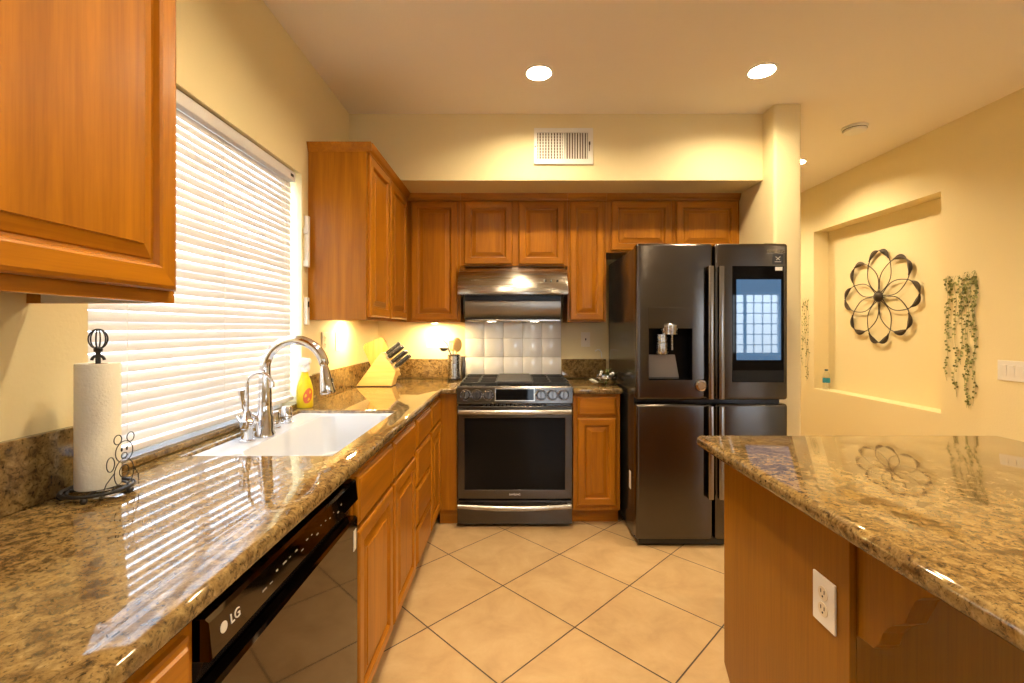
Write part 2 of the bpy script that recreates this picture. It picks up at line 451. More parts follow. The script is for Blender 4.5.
# kitchen window
f = MB(); xo, xi = XL - 0.15, XL - 0.10
f.grid([WY0, WY0 + 0.045, WY1 - 0.045, WY1], [WZ0 + 0.021, WZ0 + 0.07, WZ1 - 0.045, WZ1], lambda i, j: not (i == 1 and j == 1), xo, xi, axis=0)
f.box(xo + 0.01, xi - 0.01, (WY0 + WY1) / 2 - 0.025, (WY0 + WY1) / 2 + 0.025, WZ0 + 0.07, WZ1 - 0.045)
win = struct(f.build('window_1', VINYL))
MB().box(xo + 0.022, xo + 0.027, WY0 + 0.045, WY1 - 0.045, WZ0 + 0.07, WZ1 - 0.045).build('window_pane', PANE, win)
MB().box(xo, XL + 0.012, WY0 + 0.001, WY1 - 0.001, CT + 0.0005, CT + 0.021, 0.004).build('window_sill', GRANITE, win)

bl = thing('window_blind', 'white horizontal slat blind covering the kitchen window', 'blind', (XL - 0.045, (WY0 + WY1) / 2, WZ1))
BX = XL - 0.042; by0, by1 = WY0 + 0.008, WY1 - 0.035
MB().box(BX - 0.028, BX + 0.028, by0, by1, WZ1 - 0.052, WZ1 - 0.006, 0.003).build('headrail', SLAT, bl)
b = MB(); rnd = random.Random(3)
zt, zb = WZ1 - 0.066, 0.988; ns = 36
for k in range(ns):
    z = zt + (zb - zt) * k / (ns - 1) + rnd.uniform(-0.002, 0.002)
    a = math.radians(78 + rnd.uniform(-5, 5)); wd = 0.0145
    j0, j1 = rnd.uniform(-.0015, .0015), rnd.uniform(-.0015, .0015)
    prof = []
    for t in (-1, -0.5, 0, 0.5, 1):
        u = t * wd; bow = (1 - t * t) * 0.002
        prof.append((u * math.cos(a) + bow * math.sin(a), -u * math.sin(a) + bow * math.cos(a)))
    nrm = (math.sin(a) * 0.0014, math.cos(a) * 0.0014)
    sec = prof + [(p[0] - nrm[0], p[1] - nrm[1]) for p in prof[::-1]]
    b.loft([[(BX + p[0], by0, z + p[1] + j0) for p in sec], [(BX + p[0], by1, z + p[1] + j1) for p in sec]])
b.build('slats', SLAT, bl, smooth=True)
MB().box(BX - 0.02, BX + 0.02, by0, by1, 0.952, 0.972, 0.004).build('bottom_rail', SLAT, bl)
for y in (1.30, 1.74, 2.20):
    c = MB()
    for dx in (-0.02, 0.02): c.tube([(BX + dx, y, 0.965), (BX + dx, y, WZ1 - 0.05)], 0.0009, 6)
    c.build('ladder_cord', WHITEP, bl)
MB().box(BX + 0.0285, BX + 0.0292, 2.238, 2.268, WZ1 - 0.036, WZ1 - 0.022).build('maker_tag', BLACKP, bl)

# ------------------------------------------------------------------ cabinets
MB_BACK = lambda yf: (lambda a, b, d: (a, yf - d, b))
MB_LEFT = lambda xf: (lambda a, b, d: (xf + d, a, b))
def raised_door(parent, facing, pos, a0, a1, b0, b1, name='door'):
    w_ = min(a1 - a0, b1 - b0); st = 0.055 if w_ > 0.24 else 0.045
    mp = (MB_BACK if facing == 'back' else MB_LEFT)(pos)
    rs = [(0, 0.001), (0, 0.013), (0.003, 0.017), (0.007, 0.0185), (0.010, 0.020), (st - 0.010, 0.020), (st - 0.005, 0.017), (st - 0.001, 0.007), (st + 0.006, 0.006),
          (st + 0.008, 0.009), (st + 0.032, 0.0155), (st + 0.0335, 0.0155), (st + 0.0345, 0.0185)]
    return MB().rings(mp, a0, a1, b0, b1, rs).build(name, [WOODV, WOODX if facing == 'back' else WOODY], parent)
def slab_front(parent, facing, pos, a0, a1, b0, b1, name='drawer'):
    mp = (MB_BACK if facing == 'back' else MB_LEFT)(pos)
    rs = [(0, 0.001), (0, 0.011), (0.004, 0.014), (0.010, 0.0155), (0.013, 0.020)]
    h = WOODX if facing == 'back' else WOODY
    return MB().rings(mp, a0, a1, b0, b1, rs, fill_mi=1).build(name, [WOODV, h], parent)
def base_carcass(parent, facing, x0, x1, y0, y1, z0=0.10, z1=0.876, front=None):
    m = MB(); t = 0.018
    if facing == 'left':
        m.box(x0, x1 - 0.02, y0, y0 + t, z0, z1); m.box(x0, x1 - 0.02, y1 - t, y1, z0, z1)
        m.box(x0, x1 - 0.02, y0 + t, y1 - t, z0, z0 + t); m.box(x0, x0 + 0.008, y0 + t, y1 - t, z0 + t, z1)
        m.box(x1 - 0.02, x1, y0, y1, z0, z1)
        c = m.build('carcass', WOODV, parent)
        MB().box(x0, x1 - 0.075, y0, y1, 0, z0).build('toe_kick', WOODY, parent)
    else:
        m.box(x0, x0 + t, y0 + 0.02, y1, z0, z1); m.box(x1 - t, x1, y0 + 0.02, y1, z0, z1)
        m.box(x0 + t, x1 - t, y0 + 0.02, y1, z0, z0 + t); m.box(x0 + t, x1 - t, y1 - 0.008, y1, z0 + t, z1)
        m.box(x0, x1, y0, y0 + 0.02, z0, z1)
        c = m.build('carcass', WOODV, parent)
        MB().box(x0, x1, y0 + 0.06, y1, 0, z0).build('toe_kick', WOODX, parent)
    return c
FX = -0.492                                        # face plane of the left run
g = 'oak base cabinets under the window counter'
t = thing('base_cabinet', 'oak base cabinet at the counter end nearest the viewer, before the dishwasher', 'cabinet', (FX, 0.4, 0), g)
base_carcass(t, 'left', XL + 0.002, FX, 0.06, 0.697)
slab_front(t, 'left', FX, 0.085, 0.675, 0.715, 0.855); raised_door(t, 'left', FX, 0.085, 0.675, 0.125, 0.70)
t = thing('base_cabinet', 'wide oak sink cabinet with two doors and false drawer fronts beside the dishwasher', 'cabinet', (FX, 1.8, 0), g)
base_carcass(t, 'left', XL + 0.002, FX, 1.378, 2.244)
for a0, a1 in ((1.398, 1.800), (1.826, 2.222)):
    slab_front(t, 'left', FX, a0, a1, 0.700, 0.855, 'false_drawer'); raised_door(t, 'left', FX, a0, a1, 0.120, 0.685)
t = thing('base_cabinet', 'oak cabinet with a stack of four drawers', 'cabinet', (FX, 2.44, 0), g)
base_carcass(t, 'left', XL + 0.002, FX, 2.246, 2.644)
for b0, b1 in ((0.715, 0.855), (0.525, 0.700), (0.325, 0.510), (0.125, 0.310)): slab_front(t, 'left', FX, 2.262, 2.630, b0, b1)
t = thing('base_cabinet', 'narrow oak corner cabinet between drawer stack and stove', 'cabinet', (FX, 2.84, 0), g)
base_carcass(t, 'left', XL + 0.002, FX, 2.646, 3.05)
slab_front(t, 'left', FX, 2.662, 2.995, 0.715, 0.855); raised_door(t, 'left', FX, 2.662, 2.995, 0.125, 0.70)
MB().box(FX, -0.374, 3.028, 3.048, 0.10, 0.876).build('filler_panel', WOODV, t)
MB().box(FX, -0.374, 3.06, 3.08, 0.0, 0.10).build('toe_kick', WOODX, t)
t = thing('base_cabinet', 'slim oak base cabinet with one drawer and door between stove and fridge', 'cabinet', (0.555, 3.03, 0))
base_carcass(t, 'back', 0.400, 0.712, 3.03, YB - 0.002)
slab_front(t, 'back', 3.03, 0.428, 0.685, 0.735, 0.855); raised_door(t, 'back', 3.03, 0.428, 0.685, 0.135, 0.715)

# uppers
def upper(label, x0, x1, z0, doors, group='oak wall cabinets along the back wall'):
    t = thing('wall_cabinet', label, 'cabinet', ((x0 + x1) / 2, 3.31, z0), group)
    MB().box(x0, x1, 3.31, YB - 0.002, z0, 2.286).build('carcass', WOODV, t)
    for a0, a1 in doors: raised_door(t, 'back', 3.31, a0, a1, z0 + 0.012, 2.232)
    cr = MB().prism([(3.312, 2.238), (3.300, 2.242), (3.298, 2.250), (3.286, 2.262), (3.282, 2.272), (3.276, 2.286), (3.312, 2.286)], 0, x0, x1)
    cr.build('crown_strip', WOODX, t)
    return t
upper('oak wall cabinet with one tall door left of the range hood', -0.771, -0.381, 1.357, [(-0.738, -0.402)])
upper('short oak wall cabinet with two doors above the range hood', -0.380, 0.395, 1.762, [(-0.355, -0.004), (0.040, 0.372)])
upper('oak wall cabinet with one narrow tall door right of the range hood', 0.396, 0.676, 1.357, [(0.412, 0.660)])
upper('short wide oak wall cabinet with two doors above the refrigerator', 0.677, 1.645, 1.862, [(0.712, 1.150), (1.182, 1.628)])
t = thing('wall_cabinet', 'oak corner wall cabinet right of the window, plain side facing the room', 'cabinet', (-0.93, 2.8, 1.375))
UX = -0.772
MB().box(XL + 0.002, UX, 2.394, YB - 0.003, 1.375, 2.286).build('carcass', WOODV, t)
lip = MB(); lip.box(XL + 0.002, UX, 2.394, 2.412, 1.355, 1.375); lip.box(UX - 0.018, UX, 2.412, 3.31, 1.355, 1.375); lip.build('bottom_lip', WOODV, t)
for a0, a1 in ((2.412, 2.800), (2.822, 3.240)): raised_door(t, 'left', UX, a0, a1, 1.372, 2.232)
cr = [(UX - 0.002, 2.238), (UX + 0.010, 2.242), (UX + 0.012, 2.250), (UX + 0.024, 2.262), (UX + 0.028, 2.272), (UX + 0.034, 2.286), (UX - 0.002, 2.286)]
c = MB().prism(cr, 1, 2.394, 3.278); c.prism([(2.396, 2.238), (2.390, 2.242), (2.388, 2.250), (2.382, 2.262), (2.379, 2.272), (2.374, 2.286), (2.396, 2.286)], 0, XL + 0.002, UX + 0.03)
c.build('crown_strip', WOODY, t)
# near wall cabinet
t = thing('wall_cabinet', 'large oak wall cabinet close to the viewer, left of the window', 'cabinet', (-0.93, 0.6, 1.367))
NX = -0.758
MB().box(XL + 0.002, NX, 0.06, 1.018, 1.392, 2.40).build('carcass', WOODV, t)
lip = MB(); lip.box(NX - 0.02, NX, 0.06, 1.018, 1.366, 1.392); lip.box(XL + 0.002, NX - 0.02, 1.008, 1.018, 1.366, 1.392); lip.build('bottom_rail', WOODY, t)
u = MB(); u.box(XL + 0.03, NX - 0.02, 0.078, 1.004, 1.387, 1.392); u.box(XL + 0.042, NX - 0.02, 1.000, 1.008, 1.367, 1.392); u.build('underside_panel', MELA, t)
for a0, a1 in ((0.075, 0.528), (0.545, 1.004)): raised_door(t, 'left', NX, a0, a1, 1.392, 2.37)

# ------------------------------------------------------------------ counters
SX0, SX1, SY0, SY1 = -1.026, -0.566, 1.413, 2.19
cl = thing('countertop', 'long L-shaped brown granite countertop under the window', 'countertop', (-0.78, 1.5, CT))
xs = [XL + 0.001, SX0, SX1, -0.464, -0.374]; ys = [-0.6, SY0, SY1, 2.975, YB - 0.001]
def cmask(i, j):
    if i == 3: return j == 3
    return not (i == 1 and j == 1)
MB().grid(xs, ys, cmask, CT - 0.036, CT, axis=2, bev=0.012, seg=4).build('slab', GRANITE, cl, smooth=True)
b1 = MB().box(XL + 0.001, XL + 0.021, -0.6, WY0 - 0.004, CT + 0.0005, CT + 0.155, 0.003).build('backsplash', GRANITE); tag(b1, 'brown granite backsplash strip on left wall between viewer and window', 'backsplash')
b1 = MB().box(XL + 0.001, XL + 0.021, WY1 + 0.002, YB - 0.022, CT + 0.0005, CT + 0.150, 0.003).build('backsplash', GRANITE); tag(b1, 'brown granite backsplash strip on left wall from window to corner', 'backsplash')
b1 = MB().box(XL + 0.001, -0.387, YB - 0.021, YB - 0.001, CT + 0.0005, CT + 0.150, 0.003).build('backsplash', GRANITE); tag(b1, 'brown granite backsplash strip on back wall behind knife block and crock', 'backsplash')
cr_ = thing('countertop', 'short granite countertop between stove and refrigerator', 'countertop', (0.56, 3.3, CT))
MB().grid([0.398, 0.728], [2.995, YB - 0.001], lambda i, j: True, CT - 0.040, CT, axis=2, bev=0.014).build('slab', GRANITE, cr_, smooth=True)
b1 = MB().box(0.387, 0.74, YB - 0.021, YB - 0.001, CT + 0.0005, CT + 0.150, 0.003).build('backsplash', GRANITE); tag(b1, 'brown granite backsplash strip on back wall right of the stove', 'backsplash')

# tile splash behind the stove
ts = thing('tile_backsplash', 'white square glazed tiles on the wall behind the stove', 'backsplash', (0, YB, 1.1))
MB().box(-0.384, 0.384, YB - 0.006, YB - 0.0005, 0.88, 1.40).build('grout_bed', GROUT, ts)
m = MB()
zs = [0.88, 0.934, 1.083, 1.232, 1.40]; xs_ = [-0.384 + 0.1536 * k for k in range(6)]
for i in range(5):
    for j in range(4): m.box(xs_[i] + 0.0015, xs_[i + 1] - 0.0015, YB - 0.012, YB - 0.006, zs[j] + 0.0015, zs[j + 1] - 0.0015, 0.002, 2)
m.build('tiles', TILEW, ts, smooth=True)

# ------------------------------------------------------------------ sink and taps
DZ = CT - 0.013
m = MB()
m.loft([rr(-1.0245, -0.5675, 1.4145, 2.1885, 0.004, DZ - 0.02), rr(-1.0245, -0.5675, 1.4145, 2.1885, 0.004, DZ - 0.0005), rr(-0.895, -0.576, 1.455, 2.165, 0.05, DZ - 0.0005),
        rr(-0.888, -0.583, 1.462, 2.158, 0.05, DZ - 0.008), rr(-0.870, -0.595, 1.48, 2.14, 0.06, DZ - 0.17), rr(-0.84, -0.63, 1.51, 2.11, 0.06, DZ - 0.195)], cap0=False)
sk = m.build('sink', PORC, None, smooth=True)
tag(sk, 'white undermount kitchen sink below the window', 'sink'); recenter(sk, (-0.8, 1.8, DZ))
sd = MB().lathe([(0.042, 0.0), (0.042, 0.003), (0.03, 0.003), (0.02, 0.001), (0.0, 0.001)], (-0.735, 1.81, DZ - 0.195)).build('drain', CHROME, sk, smooth=True)

fx, fy = -0.935, 1.715
fa = thing('faucet', 'tall chrome gooseneck faucet with pull-down spray head', 'faucet', (fx, fy, DZ))
MB().lathe([(0.036, 0), (0.036, 0.012), (0.031, 0.02), (0.031, 0.075), (0.026, 0.085), (0.0245, 0.12), (0.0195, 0.26), (0.0, 0.26)], (fx, fy, DZ)).build('body', CHROME, fa, smooth=True)
R_ = 0.113; top = CT + 0.237
pts = [(fx, fy, DZ + 0.15), (fx, fy, top - 0.02)] + arc((fx + R_, fy, top), R_, 180, 18, 22)
MB().tube(pts, 0.0180, 16).build('spout', CHROME, fa, smooth=True)
hx, hz = pts[-1][0], pts[-1][2]
dirv = Vector((0.32, 0, -0.95)).normalized()
hp = [Vector((hx, fy, hz)) + dirv * q for q in (-0.005, 0.012, 0.016, 0.03, 0.085, 0.125, 0.13)]
hp = [Vector((hx, fy, hz)) + Vector((0.15, 0, -1)).normalized() * q for q in (-0.004, 0.012, 0.02, 0.04, 0.09, 0.12, 0.125)]
MB().tube(hp, [0.0185, 0.0185, 0.013, 0.017, 0.024, 0.028, 0.026], 16).build('spray_head', CHROME, fa, smooth=True)
MB().box(hx + 0.028, hx + 0.036, fy - 0.006, fy + 0.006, hz - 0.09, hz - 0.066, 0.002).build('spray_button', BLACKP, fa)
MB().tube([(fx - 0.02, fy - 0.01, DZ + 0.07), (fx - 0.05, fy - 0.03, DZ + 0.09), (fx - 0.062, fy - 0.04, DZ + 0.15), (fx - 0.064, fy - 0.042, DZ + 0.18)], [0.011, 0.013, 0.010, 0.012], 12).build('lever', CHROME, fa, smooth=True)

gx, gy = -0.955, 1.635
fb = thing('faucet', 'small thin chrome drinking-water faucet beside the tall faucet', 'faucet', (gx, gy, DZ))
MB().lathe([(0.026, 0), (0.026, 0.006), (0.019, 0.01), (0.019, 0.045), (0.024, 0.05), (0.024, 0.075), (0.014, 0.085), (0.010, 0.11), (0.0, 0.11)], (gx, gy, DZ)).build('body', CHROME, fb, smooth=True)
MB().tube([(gx, gy, DZ + 0.09), (gx, gy, CT + 0.185)] + arc((gx + 0.045, gy, CT + 0.19), 0.045, 180, 15, 14), 0.0055, 10).build('spout', CHROME, fb, smooth=True)
MB().lathe([(0.008, 0), (0.009, -0.02), (0.006, -0.024)], (gx + 0.0885, gy, CT + 0.203)).build('spout_tip', CHROME, fb, smooth=True)
for s_ in (-1, 1):
    MB().tube([(gx, gy, DZ + 0.062), (gx + s_ * 0.035, gy - 0.02 * s_, DZ + 0.066), (gx + s_ * 0.05, gy - 0.03 * s_, DZ + 0.085)], [0.008, 0.007, 0.009], 10).build('handle', CHROME, fb, smooth=True)
for (x, y, h, r, lab, nm) in ((-0.968, 1.845, 0.070, 0.022, 'chrome sink air gap cap, nearer the tall faucet', 'air_gap'), (-0.972, 1.955, 0.072, 0.022, 'chrome soap dispenser top beside the spray bottle', 'soap_dispenser')):
    t = thing(nm, lab, 'sink fitting', (x, y, DZ))
    MB().lathe([(r + 0.003, 0), (r + 0.003, 0.006), (r, 0.008), (r, h - 0.006), (r - 0.004, h), (0, h)], (x, y, DZ)).build('cap', CHROME, t, smooth=True)
    MB().lathe([(r + 0.0005, 0.030), (r + 0.002, 0.033), (r + 0.0005, 0.036)], (x, y, DZ), cap=False).build('ring', STEELD, t, smooth=True)

# ------------------------------------------------------------------ dishwasher
DY0, DY1, DX = 0.700, 1.374, -0.468
dw = thing('dishwasher', 'black built-in dishwasher with glossy door under the counter', 'dishwasher', (DX, 1.05, 0))
MB().box(XL + 0.02, DX - 0.05, DY0 + 0.003, DY1 - 0.003, 0.02, 0.868).build('body', BLACKP, dw)
MB().prism([(DX - 0.05, 0.115), (DX, 0.115), (DX, 0.742), (DX - 0.006, 0.748), (DX - 0.05, 0.748)], 1, DY0 + 0.006, DY1 - 0.006).build('door', DWGLOSS, dw)
MB().prism([(DX - 0.05, 0.75), (DX - 0.030, 0.752), (DX - 0.012, 0.792), (DX - 0.05, 0.792)], 1, DY0 + 0.006, DY1 - 0.006).build('handle_pocket', DWBLK, dw)
cpn = MB().prism([(DX - 0.05, 0.792), (DX - 0.002, 0.792), (DX + 0.002, 0.797), (DX - 0.004, 0.852), (DX - 0.010, 0.858), (DX - 0.05, 0.858)], 1, DY0 + 0.006, DY1 - 0.006).build('control_panel', DWGLOSS, dw)
MB().box(-0.56, -0.54, DY0 + 0.003, DY1 - 0.003, 0.0, 0.112).build('kick_plate', BLACKP, dw)
tilt = math.radians(-6)
def dwm(y, z): return Matrix.Translation((DX + 0.0026 - (z - 0.797) * 0.109, y, z)) @ Matrix.Rotation(tilt, 4, 'Y') @ Matrix.Rotation(PI / 2, 4, 'Z') @ Matrix.Rotation(PI / 2, 4, 'X')
text('LG', 0.0225, LETTER, dw, dwm(0.768, 0.826))
lg = MB(); lg.lathe([(0.0088, 0), (0.0088, 0.001), (0, 0.001)], (0, 0, 0), 0, 20); lg.xf(Matrix.Translation((DX + 0.0018 - 0.029 * 0.109, 0.738, 0.826)) @ Matrix.Rotation(tilt, 4, 'Y'))
lg.build('emblem', LETTER, dw)
DIMM = simple('dim_marks', (0.30, 0.26, 0.21), 0.5)
for k in range(16):
    y = 0.85 + 0.026 * k; hh = rnd.choice((0.002, 0.003, 0.0015)); ww = rnd.choice((0.006, 0.010, 0.014)) * (0.6 if k > 9 else 1)
    zc = 0.824 + rnd.choice((-0.006, 0.0, 0.005)); xx = DX + 0.0022 - (zc - 0.797) * 0.109
    MB().box(xx - 0.001, xx + 0.0006, y, y + ww, zc - hh / 2, zc + hh / 2).build('button_marking', DIMM, dw)
MB().box(DX + 0.0002, DX + 0.001, DY1 - 0.040, DY1 - 0.018, 0.655, 0.715).build('sticker', LETTER, dw)

# ------------------------------------------------------------------ range
RX0, RX1, RY = -0.3695, 0.3925, 2.99
rg = thing('gas_range', 'black stainless slide-in gas range with six knobs and oven', 'stove', (0.012, RY, 0))
MB().box(RX0 + 0.004, RX1 - 0.004, RY + 0.045, 3.615, 0.03, 0.889).build('body', BLKST, rg)
for x in (RX0 + 0.05, RX1 - 0.05):
    for y in (RY + 0.1, 3.55): MB().lathe([(0.018, 0), (0.018, 0.03)], (x, y, 0), 2, 14).build('foot', BLACKP, rg)
cp = MB().prism([(RY + 0.045, 0.812), (RY + 0.006, 0.812), (RY, 0.820), (RY + 0.012, 0.918), (RY + 0.020, 0.928), (RY + 0.045, 0.930)], 0, RX0, RX1)
cp.build('control_panel', BLKSTX, rg)
tp = math.atan2(0.012, 0.098)
def panel_m(x, z, lift=0.0): return Matrix.Translation((x, RY + (z - 0.820) * 0.1224 - lift, z)) @ Matrix.Rotation(-tp, 4, 'X')
KNOBM = simple('knob_dark', (0.14, 0.125, 0.115), 0.25, 1.0)
kz = 0.872
for x in (-0.312, -0.238, -0.163, 0.184, 0.259, 0.333):
    k = MB(); k.lathe([(0.035, 0.0), (0.035, -0.006), (0.033, -0.008), (0.029, -0.008), (0.027, -0.026), (0.024, -0.030), (0, -0.030)], (0, 0, 0), 1, 28); k.xf(panel_m(x, kz))
    kb = k.build('knob', KNOBM, rg, smooth=True)
    q = MB(); q.box(-0.005, 0.005, -0.040, -0.029, -0.023, 0.023, 0.002); q.xf(panel_m(x, kz)); q.build('grip', BLKSTX, kb)
    q = MB(); q.lathe([(0.030, -0.0078), (0.034, -0.0095), (0.0365, -0.007), (0.0365, -0.001)], (0, 0, 0), 1, 28, cap=False); q.xf(panel_m(x, kz)); q.build('knob_ring', STEEL, kb, smooth=True)
q = MB(); q.grid([-0.120, -0.113, 0.136, 0.143], [-0.042, -0.036, 0.036, 0.042], lambda i, j: not (i == 1 and j == 1), -0.004, 0.001, axis=1); q.xf(panel_m(0, 0.874)); q.build('display_frame', STEEL, rg)
q = MB(); q.box(-0.113, 0.136, -0.002, 0.001, -0.036, 0.036); q.xf(panel_m(0, 0.874)); q.build('display', BLACKG, rg)
q = MB()
for k in range(16): q.box(RX0 + 0.17 + k * 0.027, RX0 + 0.186 + k * 0.027, RY + 0.018, RY + 0.045, 0.803, 0.811)
q.build('vent_slots', BLACKP, rg)
# oven door
od = MB().grid([RX0 + 0.003, -0.318, 0.342, RX1 - 0.003], [0.190, 0.250, 0.722, 0.800], lambda i, j: not (i == 1 and j == 1), RY, RY + 0.044, axis=1, bev=0.004, seg=2).build('oven_door', BLKSTX, rg)
MB().box(-0.318, 0.342, RY + 0.005, RY + 0.035, 0.250, 0.722).build('oven_window', BLACKG, od)
text('SAMSUNG', 0.016, LETTER, od, face_back(0.012, RY - 0.001, 0.219))
def bar_handle(parent, z, bowv, name='handle'):
    h = MB(); x0, x1 = RX0 + 0.012, RX1 - 0.012; N_ = 16
    loops = []
    for k in range(N_ + 1):
        t_ = k / N_; x = x0 + (x1 - x0) * t_; dy = -0.030 - 0.012 * math.sin(PI * t_); dz = -bowv * math.sin(PI * t_)
        loops.append([(x, RY + dy + 0.011 * math.cos(a * PI / 5), z + dz + 0.015 * math.sin(a * PI / 5)) for a in range(10)])
    h.loft(loops)
    for x in (x0 + 0.012, x1 - 0.012): h.box(x - 0.010, x + 0.010, RY - 0.025, RY + 0.001, z - 0.011, z + 0.009)
    return h.build(name, STEEL, parent, smooth=True)
bar_handle(od, 0.767, 0.0)
dr = MB().box(RX0 + 0.003, RX1 - 0.003, RY + 0.002, RY + 0.044, 0.022, 0.178, 0.004).build('warming_drawer', BLKSTX, rg)
bar_handle(dr, 0.152, 0.010)
# cooktop
ck = MB().prism([(RY + 0.046, 0.890), (RY + 0.046, 0.909), (3.627, 0.909), (3.627, 0.890)], 0, RX0 - 0.002, RX1 + 0.002).build('cooktop', COOKTOP, rg)
for x in (RX0 - 0.002, RX1 - 0.012): MB().box(x, x + 0.014, RY + 0.046, 3.626, 0.909, 0.918, 0.003).build('side_trim', STEELD, rg)
for x, y, r in ((-0.24, 3.18, 0.045), (-0.24, 3.46, 0.036), (0.265, 3.18, 0.045), (0.265, 3.46, 0.036), (0.012, 3.32, 0.05)):
    MB().lathe([(r, 0.909), (r, 0.918), (r * 0.75, 0.921), (r * 0.75, 0.930), (0, 0.931)], (x, y, 0), 2, 24).build('burner', STEELD if r > .04 else IRON, rg, smooth=True)
for x0, x1 in ((-0.350, -0.115), (0.138, 0.374)):
    q = MB(); y0, y1 = RY + 0.08, 3.60
    for y in (y0, y0 + 0.26, y0 + 0.28, y1): q.box(x0, x1, y - 0.006, y + 0.006, 0.930, 0.948, 0.002)
    for x in (x0, x1): q.box(x - 0.006, x + 0.006, y0, y1, 0.930, 0.948, 0.002)
    xm = (x0 + x1) / 2
    q.box(xm - 0.005, xm + 0.005, y0, y1, 0.934, 0.950, 0.002)
    for yc in (3.18, 3.46):
        q.box(x0, x1, yc - 0.005, yc + 0.005, 0.934, 0.950, 0.002)
    for x in (x0, x1):
        for y in (y0, y1): q.box(x - 0.008, x + 0.008, y - 0.008, y + 0.008, 0.909, 0.933)
    q.build('grate', IRON, rg)
q = MB(); q.box(-0.108, 0.130, RY + 0.08, 3.60, 0.932, 0.954, 0.004)
for x in (-0.095, 0.117):
    for y in (RY + 0.1, 3.58): q.box(x - 0.008, x + 0.008, y - 0.008, y + 0.008, 0.909, 0.934)
q.build('griddle', simple('griddle', (0.05, 0.046, 0.042), 0.4, 0.5), rg)

# ------------------------------------------------------------------ hood
hd = thing('range_hood', 'stainless steel under-cabinet range hood above the stove', 'range hood', (0, 3.4, 1.38))
pr = [(3.60, 1.761), (3.315, 1.761), (3.29, 1.755), (3.235, 1.722), (3.185, 1.670), (3.150, 1.610), (3.132, 1.560), (3.135, 1.546), (3.60, 1.546)]
MB().prism(pr, 0, -0.385, 0.383, 0.006).build('canopy', STEEL, hd, smooth=True)
MB().box(-0.345, 0.343, 3.25, 3.60, 1.39, 1.545).build('filter_housing', BLACKP, hd)
MB().prism([(3.222, 1.508), (3.214, 1.502), (3.212, 1.480), (3.214, 1.455), (3.222, 1.425), (3.236, 1.400), (3.262, 1.380), (3.275, 1.378), (3.275, 1.386), (3.246, 1.404), (3.230, 1.430), (3.224, 1.47)], 0, -0.340, 0.338).build('visor', STEELD, hd, smooth=True)
MB().box(-0.342, 0.340, 3.262, 3.60, 1.362, 1.376, 0.003).build('bottom_trim', STEEL, hd)
for x in (-0.352, 0.345): MB().prism([(3.19, 1.546), (3.23, 1.546), (3.30, 1.39), (3.27, 1.38)], 0, x, x + 0.007).build('side_arm', BLACKP, hd)
hs = Vector((3.185 - 3.150, 1.670 - 1.610)).normalized()
for k in range(3):
    q = MB().box(-0.007, 0.007, -0.003, 0.002, -0.007, 0.007, 0.001); q.xf(Matrix.Translation((0.222 + 0.044 * k, 3.1665, 1.642)) @ Matrix.Rotation(-math.atan2(hs[0], hs[1]), 4, 'X')); q.build('button', BLACKP, hd)
q = MB()
for x0 in (-0.29, -0.262): q.tube(arc((x0 + 0.011, 3.171, 1.650), 0.011, 200, 340, 6), 0.0030, 6)
q.build('emblem', LETTER, hd)

# ------------------------------------------------------------------ refrigerator
GX0, GX1, GY = 0.735, 1.640, 2.71
fr = thing('refrigerator', 'black stainless four-door refrigerator with ice dispenser and touch screen', 'refrigerator', (1.19, GY, 0))
MB().box(GX0 + 0.006, GX1 - 0.006, GY + 0.082, 3.52, 0.035, 1.80).build('body', FRSIDE, fr)
MB().box(GX0 + 0.02, GX1 - 0.02, GY + 0.03, GY + 0.2, 0.012, 0.05).build('base_grille', BLACKP, fr)
for x in (GX0 + 0.06, GX1 - 0.06):
    for y in (GY + 0.12, 3.45): MB().lathe([(0.022, 0), (0.022, 0.036)], (x, y, 0), 2, 14).build('foot', BLACKP, fr)
for x in (GX0 + 0.06, GX1 - 0.14): MB().box(x, x + 0.08, GY + 0.01, GY + 0.2, 1.80, 1.819, 0.004).build('hinge_cover', BLACKP, fr)
ZT, ZM1, ZM0, ZB = 1.818, 0.884, 0.860, 0.050
XM0, XM1 = 1.193, 1.203
dl = MB().grid([GX0, 0.808, 1.069, XM0], [ZM1, 1.003, 1.310, ZT], lambda i, j: not (i == 1 and j == 1), GY, GY + 0.078, axis=1, bev=0.018, seg=6, outer=True).build('upper_left_door', BLKST, fr, smooth=True)
ni = MB(); ni.box(0.806, 1.071, GY + 0.072, GY + 0.077, 1.0, 1.313); ni.box(0.806, 0.812, GY + 0.010, GY + 0.075, 1.0, 1.313); ni.box(1.065, 1.071, GY + 0.010, GY + 0.075, 1.0, 1.313)
ni.box(0.806, 1.071, GY + 0.010, GY + 0.075, 1.305, 1.313); ni.box(0.806, 1.071, GY + 0.008, GY + 0.075, 1.0, 1.010)
ni.build('dispenser_recess', BLACKG, dl)
MB().box(0.806, 1.071, GY - 0.0015, GY + 0.002, 1.310, 1.438, 0.001).build('dispenser_panel', BLKST, dl)
q = MB(); q.prism([(0.818, 1.012), (1.010, 1.012), (0.985, 1.150), (0.818, 1.150)], 1, GY + 0.060, GY + 0.070); q.build('dispenser_backplate', simple('tray_grey', (0.16, 0.135, 0.11), 0.3), dl)
q = MB(); q.lathe([(0.040, 1.338), (0.050, 1.332), (0.050, 1.300), (0.046, 1.290), (0.046, 1.275), (0.0, 1.275)], (0.938, GY + 0.018, 0), 2, 24, 1, 0.6); q.build('dispenser_spout', STEEL, dl, smooth=True)
q = MB(); q.lathe([(0.030, 1.275), (0.033, 1.20), (0.036, 1.165), (0.030, 1.155), (0, 1.155)], (0.900, GY + 0.035, 0), 2, 20, 1, 0.6); q.build('dispenser_paddle', STEEL, dl, smooth=True)
